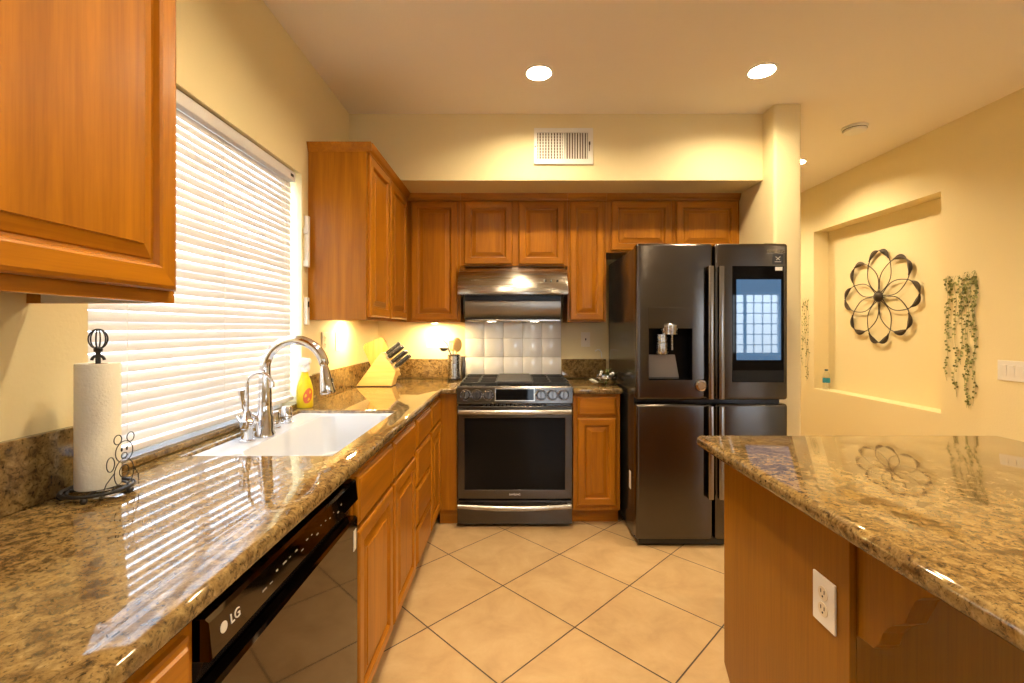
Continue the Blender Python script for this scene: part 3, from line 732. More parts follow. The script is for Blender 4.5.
q = MB(); q.box(0.958, 0.968, GY + 0.04, GY + 0.05, 1.18, 1.278, 0.002); q.build('water_lever', STEEL, dl)
dr_ = MB().grid([XM1, GX1], [ZM1, ZT], lambda i, j: True, GY, GY + 0.078, axis=1, bev=0.018, seg=6, outer=True).build('upper_right_door', BLKST, fr, smooth=True)
q = MB().box(1.306, 1.612, GY - 0.003, GY + 0.002, 0.990, 1.682, 0.001).build('screen_glass', BLACKG, dr_)
MB().box(1.329, 1.594, GY - 0.0045, GY - 0.003, 1.122, 1.602).build('screen', SCREEN, dr_)
MB().box(1.308, 1.610, GY - 0.0045, GY - 0.003, 0.993, 1.060).build('speaker_bar', simple('speaker_bar', (0.008, 0.008, 0.008), 0.5, spec=0.2), dr_)
MB().box(1.545, 1.608, GY - 0.001, GY + 0.002, 1.695, 1.752).build('dark_sticker', BLACKP, dr_)
text('SAMSUNG', 0.024, simple('dim_lettering', (0.30, 0.25, 0.18), 0.5), dr_, face_back(1.566, GY - 0.001, 1.768))
q = MB()
for s_ in (-1, 1): q.tube([(1.577 + s_ * 0.014, GY - 0.002, 1.738), (1.577 - s_ * 0.010, GY - 0.002, 1.718)], 0.002, 6)
q.box(1.558, 1.596, GY - 0.002, GY - 0.001, 1.706, 1.709); q.build('sticker_mark', LETTER, dr_)
MB().box(1.560, 1.602, GY - 0.0045, GY - 0.003, 1.655, 1.676).build('white_sticker', WHITEP, dr_)
d3 = MB().grid([GX0, XM0], [ZB, ZM0], lambda i, j: True, GY, GY + 0.078, axis=1, bev=0.018, seg=6, outer=True).build('lower_left_door', BLKST, fr, smooth=True)
d4 = MB().grid([XM1, GX1], [ZB, ZM0], lambda i, j: True, GY, GY + 0.078, axis=1, bev=0.018, seg=6, outer=True).build('lower_right_door', BLKST, fr, smooth=True)
def fhandle(parent, x0, x1, z0, z1):
    q = MB(); q.box(x0, x1, GY - 0.034, GY - 0.022, z0, z1, 0.004, 3)
    q.box(x0 + 0.004, x1 - 0.004, GY - 0.024, GY + 0.001, z0 + 0.003, z0 + 0.025); q.box(x0 + 0.004, x1 - 0.004, GY - 0.024, GY + 0.001, z1 - 0.025, z1 - 0.003)
    q.build('handle', BLKSTL, parent, smooth=True)
fhandle(dl, 1.152, 1.184, 0.892, 1.680); fhandle(dr_, 1.214, 1.246, 0.892, 1.680)
fhandle(d3, 1.152, 1.184, 0.300, 0.852); fhandle(d4, 1.214, 1.246, 0.300, 0.852)
MB().box(GX0 + 0.0045, GX0 + 0.006, 2.86, 2.90, 0.30, 0.41).build('sticker', WHITEP, fr)
mg = thing('magnetic_timer', 'round chrome magnetic dial stuck to the refrigerator door', 'timer', (1.116, GY, 0.972))
MB().lathe([(0.036, -0.0005), (0.036, -0.014), (0.033, -0.019), (0.024, -0.022), (0.022, -0.018), (0, -0.018)], (1.116, GY, 0.972), 1, 28).build('case', CHROME, mg, smooth=True)
MB().lathe([(0.022, -0.0182), (0.021, -0.020), (0, -0.020)], (1.116, GY, 0.972), 1, 24).build('dial', simple('dial_tan', (0.42, 0.30, 0.18), 0.2, 0.6), mg)

# ------------------------------------------------------------------ island
IX0, IX1, IY0, IY1 = 0.674, 1.785, -0.25, 1.682
it = MB().grid([IX0, IX1], [IY0, IY1], lambda i, j: True, CT - 0.042, CT, axis=2, bev=0.016, seg=5).build('island_countertop', GRANITE, None, smooth=True)
tag(it, 'thick brown granite slab topping the kitchen island', 'countertop'); recenter(it, (1.23, 0.7, CT - 0.042))
ib = thing('island_cabinet', 'oak island cabinet with plain end panel under the granite slab', 'cabinet', (0.76, 1.3, 0))
PX = 0.756
WDI, WLI = (0.255, 0.098, 0.002), (0.295, 0.118, 0.003)
ISW = wood('island_oak', 2, WDI, WLI, 0.30); ISWX = wood('island_oak_dark', 0, WDI, WLI, 0.30)
MB().box(PX + 0.016, 1.70, 1.035, 1.615, 0.10, 0.874).build('carcass', ISW, ib)
MB().prism([(1.022, 0), (1.585, 0), (1.585, 0.075), (1.630, 0.115), (1.630, 0.874), (1.022, 0.874)], 0, PX, PX + 0.015, 0.0015).build('end_panel', ISW, ib)
MB().box(PX + 0.0155, 1.70, 1.022, 1.034, 0.0, 0.874).build('back_panel', ISW, ib)
MB().box(PX + 0.016, 1.70, 1.035, 1.56, 0.0, 0.10).build('toe_kick', ISWX, ib)
for a0, a1 in ((0.79, 1.225), (1.24, 1.68)):
    MB().rings(lambda a, b, d: (a, 1.616 + d, b), a0, a1, 0.125, 0.855, [(0, 0), (0, 0.013), (0.004, 0.018), (0.05, 0.018), (0.056, 0.009), (0.062, 0.009), (0.09, 0.016)]).build('door', [WOODV, WOODX], ib)
def corbel(x0, x1):
    pts = []
    for px, py in ((858.3, 636.6), (873.5, 648.4), (879.4, 644.8), (881.7, 633.1), (888.7, 626), (905.1, 623.7), (909.8, 612), (914.5, 600.3), (921.5, 596.8), (944, 597.5)):
        Y = 0.772 * F / (px - CX); pts.append((Y, CH - (py - HZ) * Y / F))
    pts[0] = (1.0215, pts[0][1])
    poly = pts + [(0.800, 0.838), (0.780, 0.850), (0.780, 0.874), (1.0215, 0.874)]
    return MB().prism(poly, 0, x0, x1, 0.002).build('corbel', ISW, ib)
corbel(0.772, 0.817); corbel(1.20, 1.245); corbel(1.62, 1.665)

# ------------------------------------------------------------------ outlets, switches
SLOT = simple('slot_dark', (0.03, 0.025, 0.02), 0.6); CREAMP = simple('cream_plastic', (0.84, 0.77, 0.62), 0.4); IVORY = simple('ivory_plastic', (0.78, 0.70, 0.55), 0.4)
def plate(name, label, cat, M_, wd, ht, kind, n=1, pm=WHITEP):
    # local: plate in XZ plane facing -Y
    o = thing(name, label, cat, M_.to_translation())
    def put(mb, nm, mt, par=o): mb.xf(M_); return mb.build(nm, mt, par)
    put(MB().box(-wd / 2, wd / 2, -0.006, -0.0005, -ht / 2, ht / 2, 0.002), 'plate', pm)
    if kind == 'outlet':
        for dz in (-0.0195, 0.0195):
            q = MB().lathe([(0.0165, -0.006), (0.0165, -0.0078), (0, -0.0078)], (0, 0, dz), 1, 20); r_ = put(q, 'receptacle', IVORY)
            q = MB()
            for dx in (-0.006, 0.006): q.box(dx - 0.0012, dx + 0.0012, -0.0084, -0.0078, dz + 0.000, dz + 0.009)
            q.lathe([(0.0025, -0.0078), (0.0025, -0.0084), (0, -0.0084)], (0, 0, dz - 0.007), 1, 10)
            put(q, 'slots', SLOT, r_)
    elif kind == 'rocker':
        for k in range(n):
            x = (k - (n - 1) / 2) * 0.046
            put(MB().prism([(-0.006, -0.033), (-0.0075, -0.033), (-0.0115, 0.030), (-0.0115, 0.033), (-0.006, 0.033)], 0, x - 0.0165, x + 0.0165), 'rocker', pm)
    else:
        put(MB().box(-0.005, 0.005, -0.007, -0.006, -0.012, 0.012), 'toggle_slot', IVORY)
        put(MB().prism([(-0.007, -0.006), (-0.018, 0.004), (-0.018, 0.009), (-0.007, 0.006)], 0, -0.004, 0.004), 'toggle', SLOT if kind == 'dark' else pm)
    return o
def facing(x, y, z, d):
    return Matrix.Translation((x, y, z)) @ Matrix.Rotation({'-y': 0, '+x': PI / 2, '-x': -PI / 2}[d], 4, 'Z')
plate('wall_outlet', 'white outlet on the oak end panel of the island', 'outlet', facing(PX, 1.10, 0.650, '-x'), 0.078, 0.118, 'outlet')
plate('wall_outlet', 'cream outlet above the counter between window and corner cabinet', 'outlet', facing(XL, 2.60, 1.232, '+x'), 0.072, 0.115, 'outlet', 1, CREAMP)
plate('light_switch', 'cream single switch on left wall beside the outlet above the counter', 'switch', facing(XL, 2.80, 1.232, '+x'), 0.072, 0.115, 'rocker', 1, CREAMP)
plate('wall_outlet', 'cream outlet on back wall behind the cooking utensils', 'outlet', facing(-0.655, YB, 1.215, '-y'), 0.072, 0.115, 'outlet', 1, CREAMP)
plate('light_switch', 'cream toggle switch on back wall right of the stove', 'switch', facing(0.580, YB, 1.222, '-y'), 0.072, 0.115, 'dark', 1, CREAMP)
plate('light_switch', 'white plate of three rocker switches right of the green vine', 'switch', facing(XR, 2.730, 1.055, '-x'), 0.165, 0.122, 'rocker', 3)
# slim white fittings on the strip of wall between window and corner cabinet
t = thing('blind_cord_cleat', 'long white plastic clip on wall between window and corner cabinet', 'wall clip', (XL, 2.36, 1.76))
MB().box(XL + 0.001, XL + 0.022, 2.350, 2.374, 1.628, 1.893, 0.003).build('rail', WHITEP, t)
q = MB(); q.box(XL + 0.001, XL + 0.026, 2.340, 2.350, 1.80, 1.83, 0.002); q.box(XL + 0.001, XL + 0.026, 2.340, 2.350, 1.63, 1.66, 0.002); q.build('clip', WHITEP, t)
t = thing('wall_sensor', 'short white box on wall beside the corner cabinet bottom', 'wall clip', (XL, 2.36, 1.40))
MB().box(XL + 0.001, XL + 0.020, 2.345, 2.372, 1.330, 1.470, 0.003).build('case', WHITEP, t)
MB().box(XL + 0.019, XL + 0.0208, 2.351, 2.366, 1.42, 1.45).build('display', BLACKP, t)
for x in (-0.16, 0.16):  # glowing discs added under the hood to brighten the tiles
    MB().lathe([(0.030, 1.363), (0.030, 1.3612), (0, 1.3610)], (x, 3.40, 0), 2, 24).build('lamp_lens', simple('added_hood_lens', (0.9, 0.88, 0.8), 0.4, emit=(1.0, 0.86, 0.68), estr=16), bpy.data.objects['range_hood'])
HOOKM = simple('bright_metal', (0.85, 0.83, 0.78), 0.35, 0.6)
t = thing('wall_hook', 'small chrome hook on the wall above the glass dish', 'hook', (0.69, YB - 0.02, 1.13))
MB().tube([(0.690, YB - 0.001, 1.135), (0.690, YB - 0.022, 1.14), (0.670, YB - 0.032, 1.142), (0.650, YB - 0.032, 1.13)], 0.005, 8).build('arm', HOOKM, t, smooth=True)
MB().tube([(0.690, YB - 0.014, 1.14), (0.703, YB - 0.016, 1.12), (0.708, YB - 0.014, 1.075)], 0.004, 8).build('stem', HOOKM, t, smooth=True)

# ------------------------------------------------------------------ ceiling lamps, detector, vent
def can(x, y, label=None, r=0.082, glow=None):
    o = thing('recessed_light', label or 'unseen recessed ceiling light added to brighten the room', 'ceiling light', (x, y, ZC), 'recessed ceiling lights')
    MB().lathe([(r * 0.81, 0.0), (r * 0.81, -0.004), (r * 0.95, -0.006), (r, -0.003), (r, -0.0005)], (x, y, ZC), 2, 36, cap=False).build('trim_ring', WHITEP, o, smooth=True)
    MB().lathe([(r * 0.82, -0.002), (r * 0.82, 0.045), (r * 0.815, 0.045), (r * 0.81, -0.002), (r * 0.82, -0.002)], (x, y, ZC), 2, 36).build('reflector', WHITEP, o, smooth=True)
    MB().lathe([(r * 0.80, 0.036), (r * 0.72, 0.030), (r * 0.4, 0.022), (0, 0.019)], (x, y, ZC), 2, 32).build('lamp_lens', glow or GLOWM, o, smooth=True)
    return o
labs = ['round recessed ceiling light above the stove front', 'round recessed ceiling light in front of the refrigerator', 'small recessed ceiling light just past the white wall end']
for k, (x, y, r) in enumerate(CANS): can(x, y, labs[k] if k < 3 else None, r, GLOWS if r < 0.07 else None)
q = thing('smoke_detector', 'round white smoke detector on the ceiling right of the wall end', 'smoke detector', (2.40, 3.195, ZC))
MB().lathe([(0.078, -0.0005), (0.078, -0.012), (0.070, -0.014), (0.068, -0.034), (0.050, -0.042), (0, -0.043)], (2.40, 3.195, ZC), 2, 32).build('housing', WHITEP, q, smooth=True)
MB().lathe([(0.0715, -0.018), (0.0725, -0.020), (0.0715, -0.022)], (2.40, 3.195, ZC), 2, 32, cap=False).build('vent_ring', DARKV, q)
vx0, vx1, vz0, vz1, vy = 0.138, 0.527, 2.390, 2.628, 3.0
vt = thing('air_vent', 'white rectangular air vent high on the soffit above the range hood', 'vent', ((vx0 + vx1) / 2, vy, vz0))
ix0, ixm, ix1 = vx0 + 0.022, 0.334, vx1 - 0.034
MB().grid([vx0, ix0, ixm - 0.005, ixm + 0.005, ix1, vx1], [vz0, vz0 + 0.035, vz1 - 0.03, vz1], lambda i, j: not (i in (1, 3) and j == 1), vy - 0.012, vy - 0.0005, axis=1, bev=0.002, seg=2).build('frame', WHITEP, vt)
MB().box(ix0 - 0.002, ix1 + 0.002, vy - 0.003, vy - 0.0008, vz0 + 0.03, vz1 - 0.028).build('dark_duct', DARKV, vt)
for xa, xb, sgn in ((ix0, ixm - 0.005, -1), (ixm + 0.005, ix1, 1)):
    q = MB(); N_ = 9
    for k in range(N_):
        x = xa + (xb - xa) * (k + 0.5) / N_
        q.prism([(x - 0.0012 - 0.004 * sgn, vy - 0.011), (x + 0.0012 - 0.004 * sgn, vy - 0.011), (x + 0.0012 + 0.004 * sgn, vy - 0.0035), (x - 0.0012 + 0.004 * sgn, vy - 0.0035)], 2, vz0 + 0.034, vz1 - 0.029)
    if sgn < 0:
        for k in range(1, 9): z = vz0 + 0.035 + (vz1 - vz0 - 0.065) * k / 9; q.box(xa, xb, vy - 0.005, vy - 0.0035, z - 0.001, z + 0.001)
    q.build('louvers', WHITEP, vt)
q = MB(); q.box(ix1 + 0.006, ix1 + 0.010, vy - 0.020, vy - 0.011, 2.475, 2.53); q.box(ix1 + 0.004, ix1 + 0.014, vy - 0.022, vy - 0.012, 2.515, 2.535, 0.002); q.build('lever', DARKV, vt)
MB().lathe([(0.004, -0.012), (0.004, -0.0135), (0, -0.0135)], (vx0 + 0.009, vy, 2.505), 1, 10).build('screw', DARKV, vt)

for (x, y, lab) in ((-0.96, 2.86, 'under-cabinet light below corner cabinet at left wall'), (-0.60, 3.50, 'under-cabinet light below wall cabinet left of the hood')):
    o = thing('under_cabinet_light', lab, 'cabinet light', (x, y, 1.375), 'under-cabinet lights')
    zt_ = 1.3745 if y < 3.2 else 1.3565
    MB().lathe([(0.036, 0), (0.036, -0.005), (0.030, -0.007), (0.029, -0.0055)], (x, y, zt_), 2, 24).build('housing', WHITEP, o, smooth=True)
    MB().lathe([(0.029, -0.0050), (0.028, -0.0068), (0, -0.0068)], (x, y, zt_), 2, 24).build('lamp_lens', PUCKM, o)

# ------------------------------------------------------------------ paper towel
tx, ty = -0.982, 1.077
ph = thing('paper_towel_holder', 'black wire paper towel holder with a wire figure, by the window', 'paper towel holder', (tx, ty, CT))
q = MB()
q.tube([(tx + 0.066 * math.cos(a), ty + 0.066 * math.sin(a), CT + 0.016) for a in [k * 2 * PI / 36 for k in range(36)]], 0.0042, 8, closed=True)
q.tube([(tx + 0.054 * math.cos(a), ty + 0.054 * math.sin(a), CT + 0.014) for a in [k * 2 * PI / 36 for k in range(36)]], 0.003, 8, closed=True)
for a in (0.4, 0.4 + PI / 2): q.tube([(tx - 0.066 * math.cos(a), ty - 0.066 * math.sin(a), CT + 0.014), (tx + 0.066 * math.cos(a), ty + 0.066 * math.sin(a), CT + 0.014)], 0.003, 8)
q.build('base', WIRE, ph, smooth=True)
for a in (-2.6, -1.2, 0.2, 1.8):
    MB().ball((tx + 0.066 * math.cos(a), ty + 0.066 * math.sin(a), CT + 0.0075), 0.0075, 12).build('foot', WIRE, ph, smooth=True)
MB().tube([(tx, ty, CT + 0.014), (tx, ty, CT + 0.34)], 0.005, 10).build('post', WIRE, ph, smooth=True)
q = MB(); zf = CT + 0.338
for k in range(6):
    a = k * PI / 3
    q.tube([(tx + 0.018 * math.sin(t_ * PI) * math.cos(a), ty + 0.018 * math.sin(t_ * PI) * math.sin(a), zf + 0.030 - 0.020 * math.cos(t_ * PI) * 1.15) for t_ in [i / 12 for i in range(13)]], 0.0017, 6)
q.lathe([(0.008, zf), (0.009, zf + 0.006), (0.005, zf + 0.012)], (tx, ty, 0), 2, 12)
q.tube(arc((tx, ty, CT + 0.318), 0.011, 0, 180, 10, (0.76, 0.65, 0)), 0.0032, 8)
q.build('finial', WIRE, ph, smooth=True)
q = MB(); bx, bz = tx + 0.062, CT + 0.012
W3 = lambda u, v: (bx, ty + u * 0.8, bz + v * 0.92)
def loop2(cu, cv, ru, rv, n=20, a0=0, a1=360): return [W3(cu + ru * math.cos(math.radians(a0 + (a1 - a0) * k / n)), cv + rv * math.sin(math.radians(a0 + (a1 - a0) * k / n))) for k in range(n + 1)]
for lp in (loop2(0, 0.098, 0.030, 0.027), loop2(-0.022, 0.132, 0.013, 0.012), loop2(0.022, 0.132, 0.013, 0.012), loop2(0, 0.044, 0.034, 0.036), loop2(-0.046, 0.075, 0.013, 0.018),
           loop2(0.0, 0.088, 0.010, 0.007), loop2(-0.009, 0.104, 0.002, 0.004, 8), loop2(0.009, 0.104, 0.002, 0.004, 8), loop2(0, 0.048, 0.016, 0.016), loop2(-0.024, 0.010, 0.014, 0.008), loop2(0.024, 0.010, 0.014, 0.008)):
    q.tube(lp, 0.0011, 6)
q.tube([W3(0.034, 0.05), W3(0.050, 0.028), W3(0.052, 0.0)], 0.0011, 6); q.tube([W3(-0.034, 0.05), W3(-0.060, 0.03), W3(-0.075, 0.004)], 0.0011, 6)
q.build('wire_figure', WIRE, ph, smooth=True)
pt = thing('paper_towel_roll', 'roll of white paper towels on the black wire holder', 'paper towels', (tx, ty, CT + 0.02))
MB().lathe([(0.018, 0.002), (0.041, 0.0), (0.042, 0.002), (0.042, 0.288), (0.041, 0.290), (0.018, 0.289), (0.018, 0.002)], (tx, ty, CT + 0.021), 2, 40).build('paper', PAPER, pt, smooth=True)
MB().lathe([(0.0172, 0.002), (0.0178, 0.002), (0.0178, 0.2895), (0.0172, 0.2895), (0.0172, 0.002)], (tx, ty, CT + 0.021), 2, 24).build('cardboard_core', simple('cardboard', (0.45, 0.32, 0.19), 0.9), pt, smooth=True)

# ------------------------------------------------------------------ spray bottle
sx_, sy_ = -1.035, 2.262
sb = thing('spray_bottle', 'yellow spray cleaner bottle with white trigger behind the sink', 'spray bottle', (sx_, sy_, CT))
prof = [(0.0, 0.0), (0.036, 0.001), (0.040, 0.008), (0.040, 0.085), (0.037, 0.105), (0.030, 0.130), (0.022, 0.152), (0.017, 0.168), (0.015, 0.182), (0.0, 0.182)]
MB().lathe(prof, (sx_, sy_, CT), 2, 28, 1.0, 0.72).build('bottle', YELLOW, sb, smooth=True)
q = MB()
def on_bottle(a, z):
    rr_ = 0.0403 if z < 0.085 else 0.0403 - (z - 0.085) * 0.18
    a = math.radians(a); return (sx_ + rr_ * math.cos(a) * 1.012, sy_ + rr_ * math.sin(a) * 0.735, CT + z)
c0 = q._verts([on_bottle(-48, 0.062)])[0]; rg_ = []
for f_ in (0.35, 0.7, 1.0): rg_.append(q._verts([on_bottle(-48 + 36 * f_ * math.cos(t_), 0.062 + 0.036 * f_ * math.sin(t_) + 0.012 * f_ * math.cos(t_)) for t_ in [k * PI / 9 for k in range(18)]]))
for k in range(18): q.face([c0, rg_[0][k], rg_[0][(k + 1) % 18]])
for A, B in zip(rg_, rg_[1:]):
    for k in range(18): q.face([A[k], A[(k + 1) % 18], B[(k + 1) % 18], B[k]], 1 if k % 6 in (1, 2) and B is rg_[1] else 0)
q.build('label_print', [LABELO, YELLOW], sb)
q = MB(); q.lathe([(0.017, 0.178), (0.017, 0.198), (0.012, 0.202), (0.012, 0.214), (0.0, 0.214)], (sx_, sy_, CT), 2, 20)
q.prism([(sx_ - 0.030, CT + 0.210), (sx_ - 0.030, CT + 0.240), (sx_ - 0.015, CT + 0.248), (sx_ + 0.022, CT + 0.244), (sx_ + 0.028, CT + 0.236), (sx_ + 0.028, CT + 0.222), (sx_ + 0.010, CT + 0.210)], 1, sy_ - 0.014, sy_ + 0.014, 0.003)
q.build('sprayer', WHITEP, sb, smooth=True)
MB().prism([(sx_ + 0.012, CT + 0.215), (sx_ + 0.022, CT + 0.218), (sx_ + 0.026, CT + 0.195), (sx_ + 0.020, CT + 0.180), (sx_ + 0.017, CT + 0.196)], 1, sy_ - 0.006, sy_ + 0.006, 0.001).build('trigger', WHITEP, sb)

# ------------------------------------------------------------------ knife block, board, utensils
kx, ky = -0.958, 3.12
kb_ = thing('knife_block', 'pale wooden knife block holding black-handled knives', 'knife block', (kx, ky, CT))
# profile in X-Z, extruded along Y
P0 = [(-1.056, 0.0), (-0.818, 0.0), (-0.788, 0.100), (-0.890, 0.225)]
MB().prism([(x, CT + z + 0.006) for x, z in P0], 1, ky - 0.055, ky + 0.055, 0.003).build('block', BLOCKW, kb_)
MB().box(-1.050, -0.824, ky - 0.05, ky + 0.05, CT, CT + 0.006).build('base', simple('dark_foot', (0.08, 0.05, 0.03), 0.6), kb_)
proto = None
ax = Vector((0.775, 0, 0.632)).normalized()
sl0, sl1 = Vector((-0.788, 0, CT + 0.106)), Vector((-0.890, 0, CT + 0.231))
pos = [(0.18, -0.028), (0.18, 0.02), (0.42, -0.032), (0.42, 0.0), (0.42, 0.032), (0.68, -0.025), (0.68, 0.025), (0.86, 0.0)]
names = ['lowest front knife in the block', 'lowest rear knife in the block', 'front knife of the middle row', 'centre knife of the middle row', 'rear knife of the middle row', 'front knife of the upper row', 'rear knife of the upper row', 'topmost knife in the block']
for i, (tt, dy) in enumerate(pos):
    p = sl0.lerp(sl1, tt) + Vector((0, ky + dy, 0)); L_ = 0.10 + 0.012 * (i % 3)
    if proto is None:
        k = thing('knife', 'black-handled knife, ' + names[i], 'knife', p, 'knives in the wooden block')
        rot = Vector((0, 0, 1)).rotation_difference(ax).to_matrix().to_4x4()
        q = MB(); q.box(-0.0135, 0.0135, -0.010, 0.010, 0.012, 0.128, 0.006, 2); q.xf(rot); q.build('handle', BLACKP, k, smooth=True, local=True)
        q = MB(); q.box(-0.0105, 0.0105, -0.006, 0.006, 0.0, 0.013, 0.001); q.xf(rot); q.build('bolster', STEEL, k, local=True)
        q = MB()
        for zz in (0.035, 0.062, 0.09): q.lathe([(0.002, -0.0105), (0.002, 0.0105)], (0, 0, zz), 1, 8)
        q.xf(rot); q.build('rivets', STEEL, k, local=True)
        proto = k
    else:
        k = copy_tree(proto); k.location = p; k['label'] = 'black-handled knife, ' + names[i]; ORIG[k] = p
cb = MB()
pl = []
bw, bh = 0.16, 0.30
pts2 = [(-bw / 2, 0), (bw / 2, 0)] + [(bw / 2 - 0.03 + 0.03 * math.cos(a * PI / 12), bh - 0.03 + 0.03 * math.sin(a * PI / 12)) for a in range(7)] + [(-bw / 2 + 0.03 + 0.03 * math.cos(a * PI / 12), bh - 0.03 + 0.03 * math.sin(a * PI / 12)) for a in range(6, 13)]
cb.prism([(a + bw / 2, b) for a, b in pts2], 1, -0.016, 0.016, 0.003)
cb.xf(Matrix.Translation((-0.938, 3.204, CT + 0.001)) @ Matrix.Rotation(math.radians(-24), 4, 'Y'))
t = tag(cb.build('cutting_board', BOARDW, None, smooth=True), 'honey wooden cutting board with rounded corners, tilted behind the knife block', 'cutting board'); recenter(t, (-0.938, 3.204, CT))

ux, uy = -0.452, 3.50
uc = thing('utensil_crock', 'ribbed steel utensil crock beside the stove', 'utensil holder', (ux, uy, CT))
pf = [(0.046, 0.0), (0.05, 0.003)]
for k in range(10): pf += [(0.0505, 0.012 + 0.017 * k), (0.0485, 0.018 + 0.017 * k)]
pf += [(0.0505, 0.188), (0.0515, 0.192), (0.0480, 0.192), (0.0475, 0.01), (0.0, 0.008)]
MB().lathe(pf, (ux, uy, CT), 2, 32).build('cup', STEEL, uc, smooth=True)
MB().lathe([(0.0512, 0.0), (0.0516, 0.006), (0.0512, 0.012)], (ux, uy, CT), 2, 32, cap=False).build('base_band', BLACKP, uc)
# a second dark slimmer container right behind
t = thing('utensil_crock', 'slim dark steel container tucked between steel crock and tiles', 'utensil holder', (-0.393, 3.575, CT))
MB().lathe([(0.014, 0.0), (0.016, 0.003), (0.016, 0.17), (0.014, 0.175), (0.013, 0.01), (0, 0.01)], (-0.393, 3.575, CT), 2, 24).build('cup', STEELD, t, smooth=True)
def ut(name, label, cat, base, tip): return thing(name, label, cat, base, 'cooking utensils in the steel crock')
zc = CT + 0.02
o = ut('wooden_spoon', 'wide wooden spoon standing in the steel crock', 'spoon', (ux + 0.01, uy, zc), None)
MB().tube([(ux + 0.005, uy - 0.01, zc), (ux + 0.020, uy - 0.012, CT + 0.235)], 0.005, 8).build('handle', SPOONW, o, smooth=True)
MB().ball((ux + 0.025, uy - 0.012, CT + 0.268), 0.05, 18, (0.72, 0.16, 1.1)).build('bowl', SPOONW, o, smooth=True)
o = ut('ladle', 'dark ladle hanging out over the crock rim', 'ladle', (ux - 0.01, uy, zc), None)
MB().tube([(ux - 0.01, uy - 0.01, zc), (ux - 0.022, uy - 0.02, CT + 0.20), (ux - 0.05, uy - 0.025, CT + 0.275), (ux - 0.085, uy - 0.03, CT + 0.305), (ux - 0.135, uy - 0.03, CT + 0.300), (ux - 0.148, uy - 0.03, CT + 0.275)], 0.0035, 8).build('handle', STEEL, o, smooth=True)
MB().lathe([(0.0, -0.028), (0.022, -0.022), (0.034, -0.006), (0.036, 0.0), (0.034, 0.0), (0.02, -0.019), (0, -0.024)], (ux - 0.075, uy - 0.03, CT + 0.245), 2, 20).build('bowl', BLACKP, o, smooth=True)
MB().tube([(ux - 0.020, uy - 0.02, CT + 0.19), (ux - 0.045, uy - 0.028, CT + 0.238)], 0.004, 8).build('neck', BLACKP, o, smooth=True)
o = ut('slotted_spatula', 'pale slotted spatula standing in the steel crock', 'spatula', (ux, uy + 0.02, zc), None)
MB().tube([(ux - 0.005, uy + 0.02, zc), (ux - 0.012, uy + 0.022, CT + 0.225)], 0.0045, 8).build('handle', STEEL, o, smooth=True)
q = MB(); q.grid([-0.022, -0.014, -0.009, -0.003, 0.003, 0.009, 0.014, 0.022], [0, 0.015, 0.065, 0.08], lambda i, j: not (j == 1 and i in (1, 3, 5)), -0.002, 0.002, axis=1); q.xf(Matrix.Translation((ux - 0.013, uy + 0.022, CT + 0.22)) @ Matrix.Rotation(-0.1, 4, 'Y'))
q.build('blade', SPOONW, o)

# ------------------------------------------------------------------ glass dish
dx_, dy_ = 0.652, 3.165
gd = thing('glass_dish', 'glass dish of greenery on the short counter beside the refrigerator', 'dish', (dx_, dy_, CT))
MB().lathe([(0.030, 0.0), (0.034, 0.003), (0.052, 0.022), (0.060, 0.045), (0.057, 0.060), (0.055, 0.060), (0.057, 0.045), (0.049, 0.024), (0.030, 0.006), (0.0, 0.006)], (dx_, dy_, CT), 2, 32).build('bowl', DISHG, gd, smooth=True)
MB().lathe([(0.0605, 0.040), (0.062, 0.044), (0.0605, 0.048)], (dx_, dy_, CT), 2, 32, cap=False).build('rim_band', STEEL, gd, smooth=True)
q = MB(); r2 = random.Random(11)
def leaf_at(q, c, d, nrm, L_, W_):
    c, d, nrm = Vector(c), Vector(d).normalized(), Vector(nrm)
    nrm = (nrm - d * nrm.dot(d)).normalized(); s_ = d.cross(nrm)
    pts = [c, c + d * L_ * 0.35 + s_ * W_ + nrm * W_ * 0.3, c + d * L_ * 0.75 + s_ * W_ * 0.7 + nrm * W_ * 0.2, c + d * L_, c + d * L_ * 0.75 - s_ * W_ * 0.7 + nrm * W_ * 0.2, c + d * L_ * 0.35 - s_ * W_ + nrm * W_ * 0.3, c + d * L_ * 0.5]
    v = q._verts(pts)
    for a, b_ in ((0, 1), (1, 2), (2, 3), (3, 4), (4, 5), (5, 0)): q.face([v[a], v[b_], v[6]])
for k in range(46):
    a = r2.uniform(0, 2 * PI); r_ = r2.uniform(0, 0.045); z = CT + r2.uniform(0.022, 0.085) - r_ * 0.4
    leaf_at(q, (dx_ + r_ * math.cos(a), dy_ + r_ * math.sin(a), z), (math.cos(a), math.sin(a), r2.uniform(-0.2, 1.2)), (0, 0.3, 1), 0.032, 0.009)
q.build('greenery', [GREEN], gd)
q = MB()
for k in range(5): q.ball((dx_ + r2.uniform(-0.04, 0.04), dy_ - 0.02 + r2.uniform(-0.02, 0.02), CT + r2.uniform(0.05, 0.075)), 0.009, 10)
q.build('white_blossoms', WHITEP, gd, smooth=True)
q = MB(); q.loft([[(dx_ - 0.105 + 0.05 * k / 8 - 0.0, dy_ - 0.03 + math.sin(a * PI / 4) * 0.014 * math.sin(PI * (k + 0.6) / 9.2), CT + 0.034 - 0.002 * k + math.cos(a * PI / 4) * 0.012 * math.sin(PI * (k + 0.6) / 9.2)) for a in range(8)] for k in range(9)])
q.build('pale_leaf', simple('pale_leaf', (0.62, 0.60, 0.50), 0.4), gd, smooth=True)

gd.scale = (1.22, 1.22, 1.22)
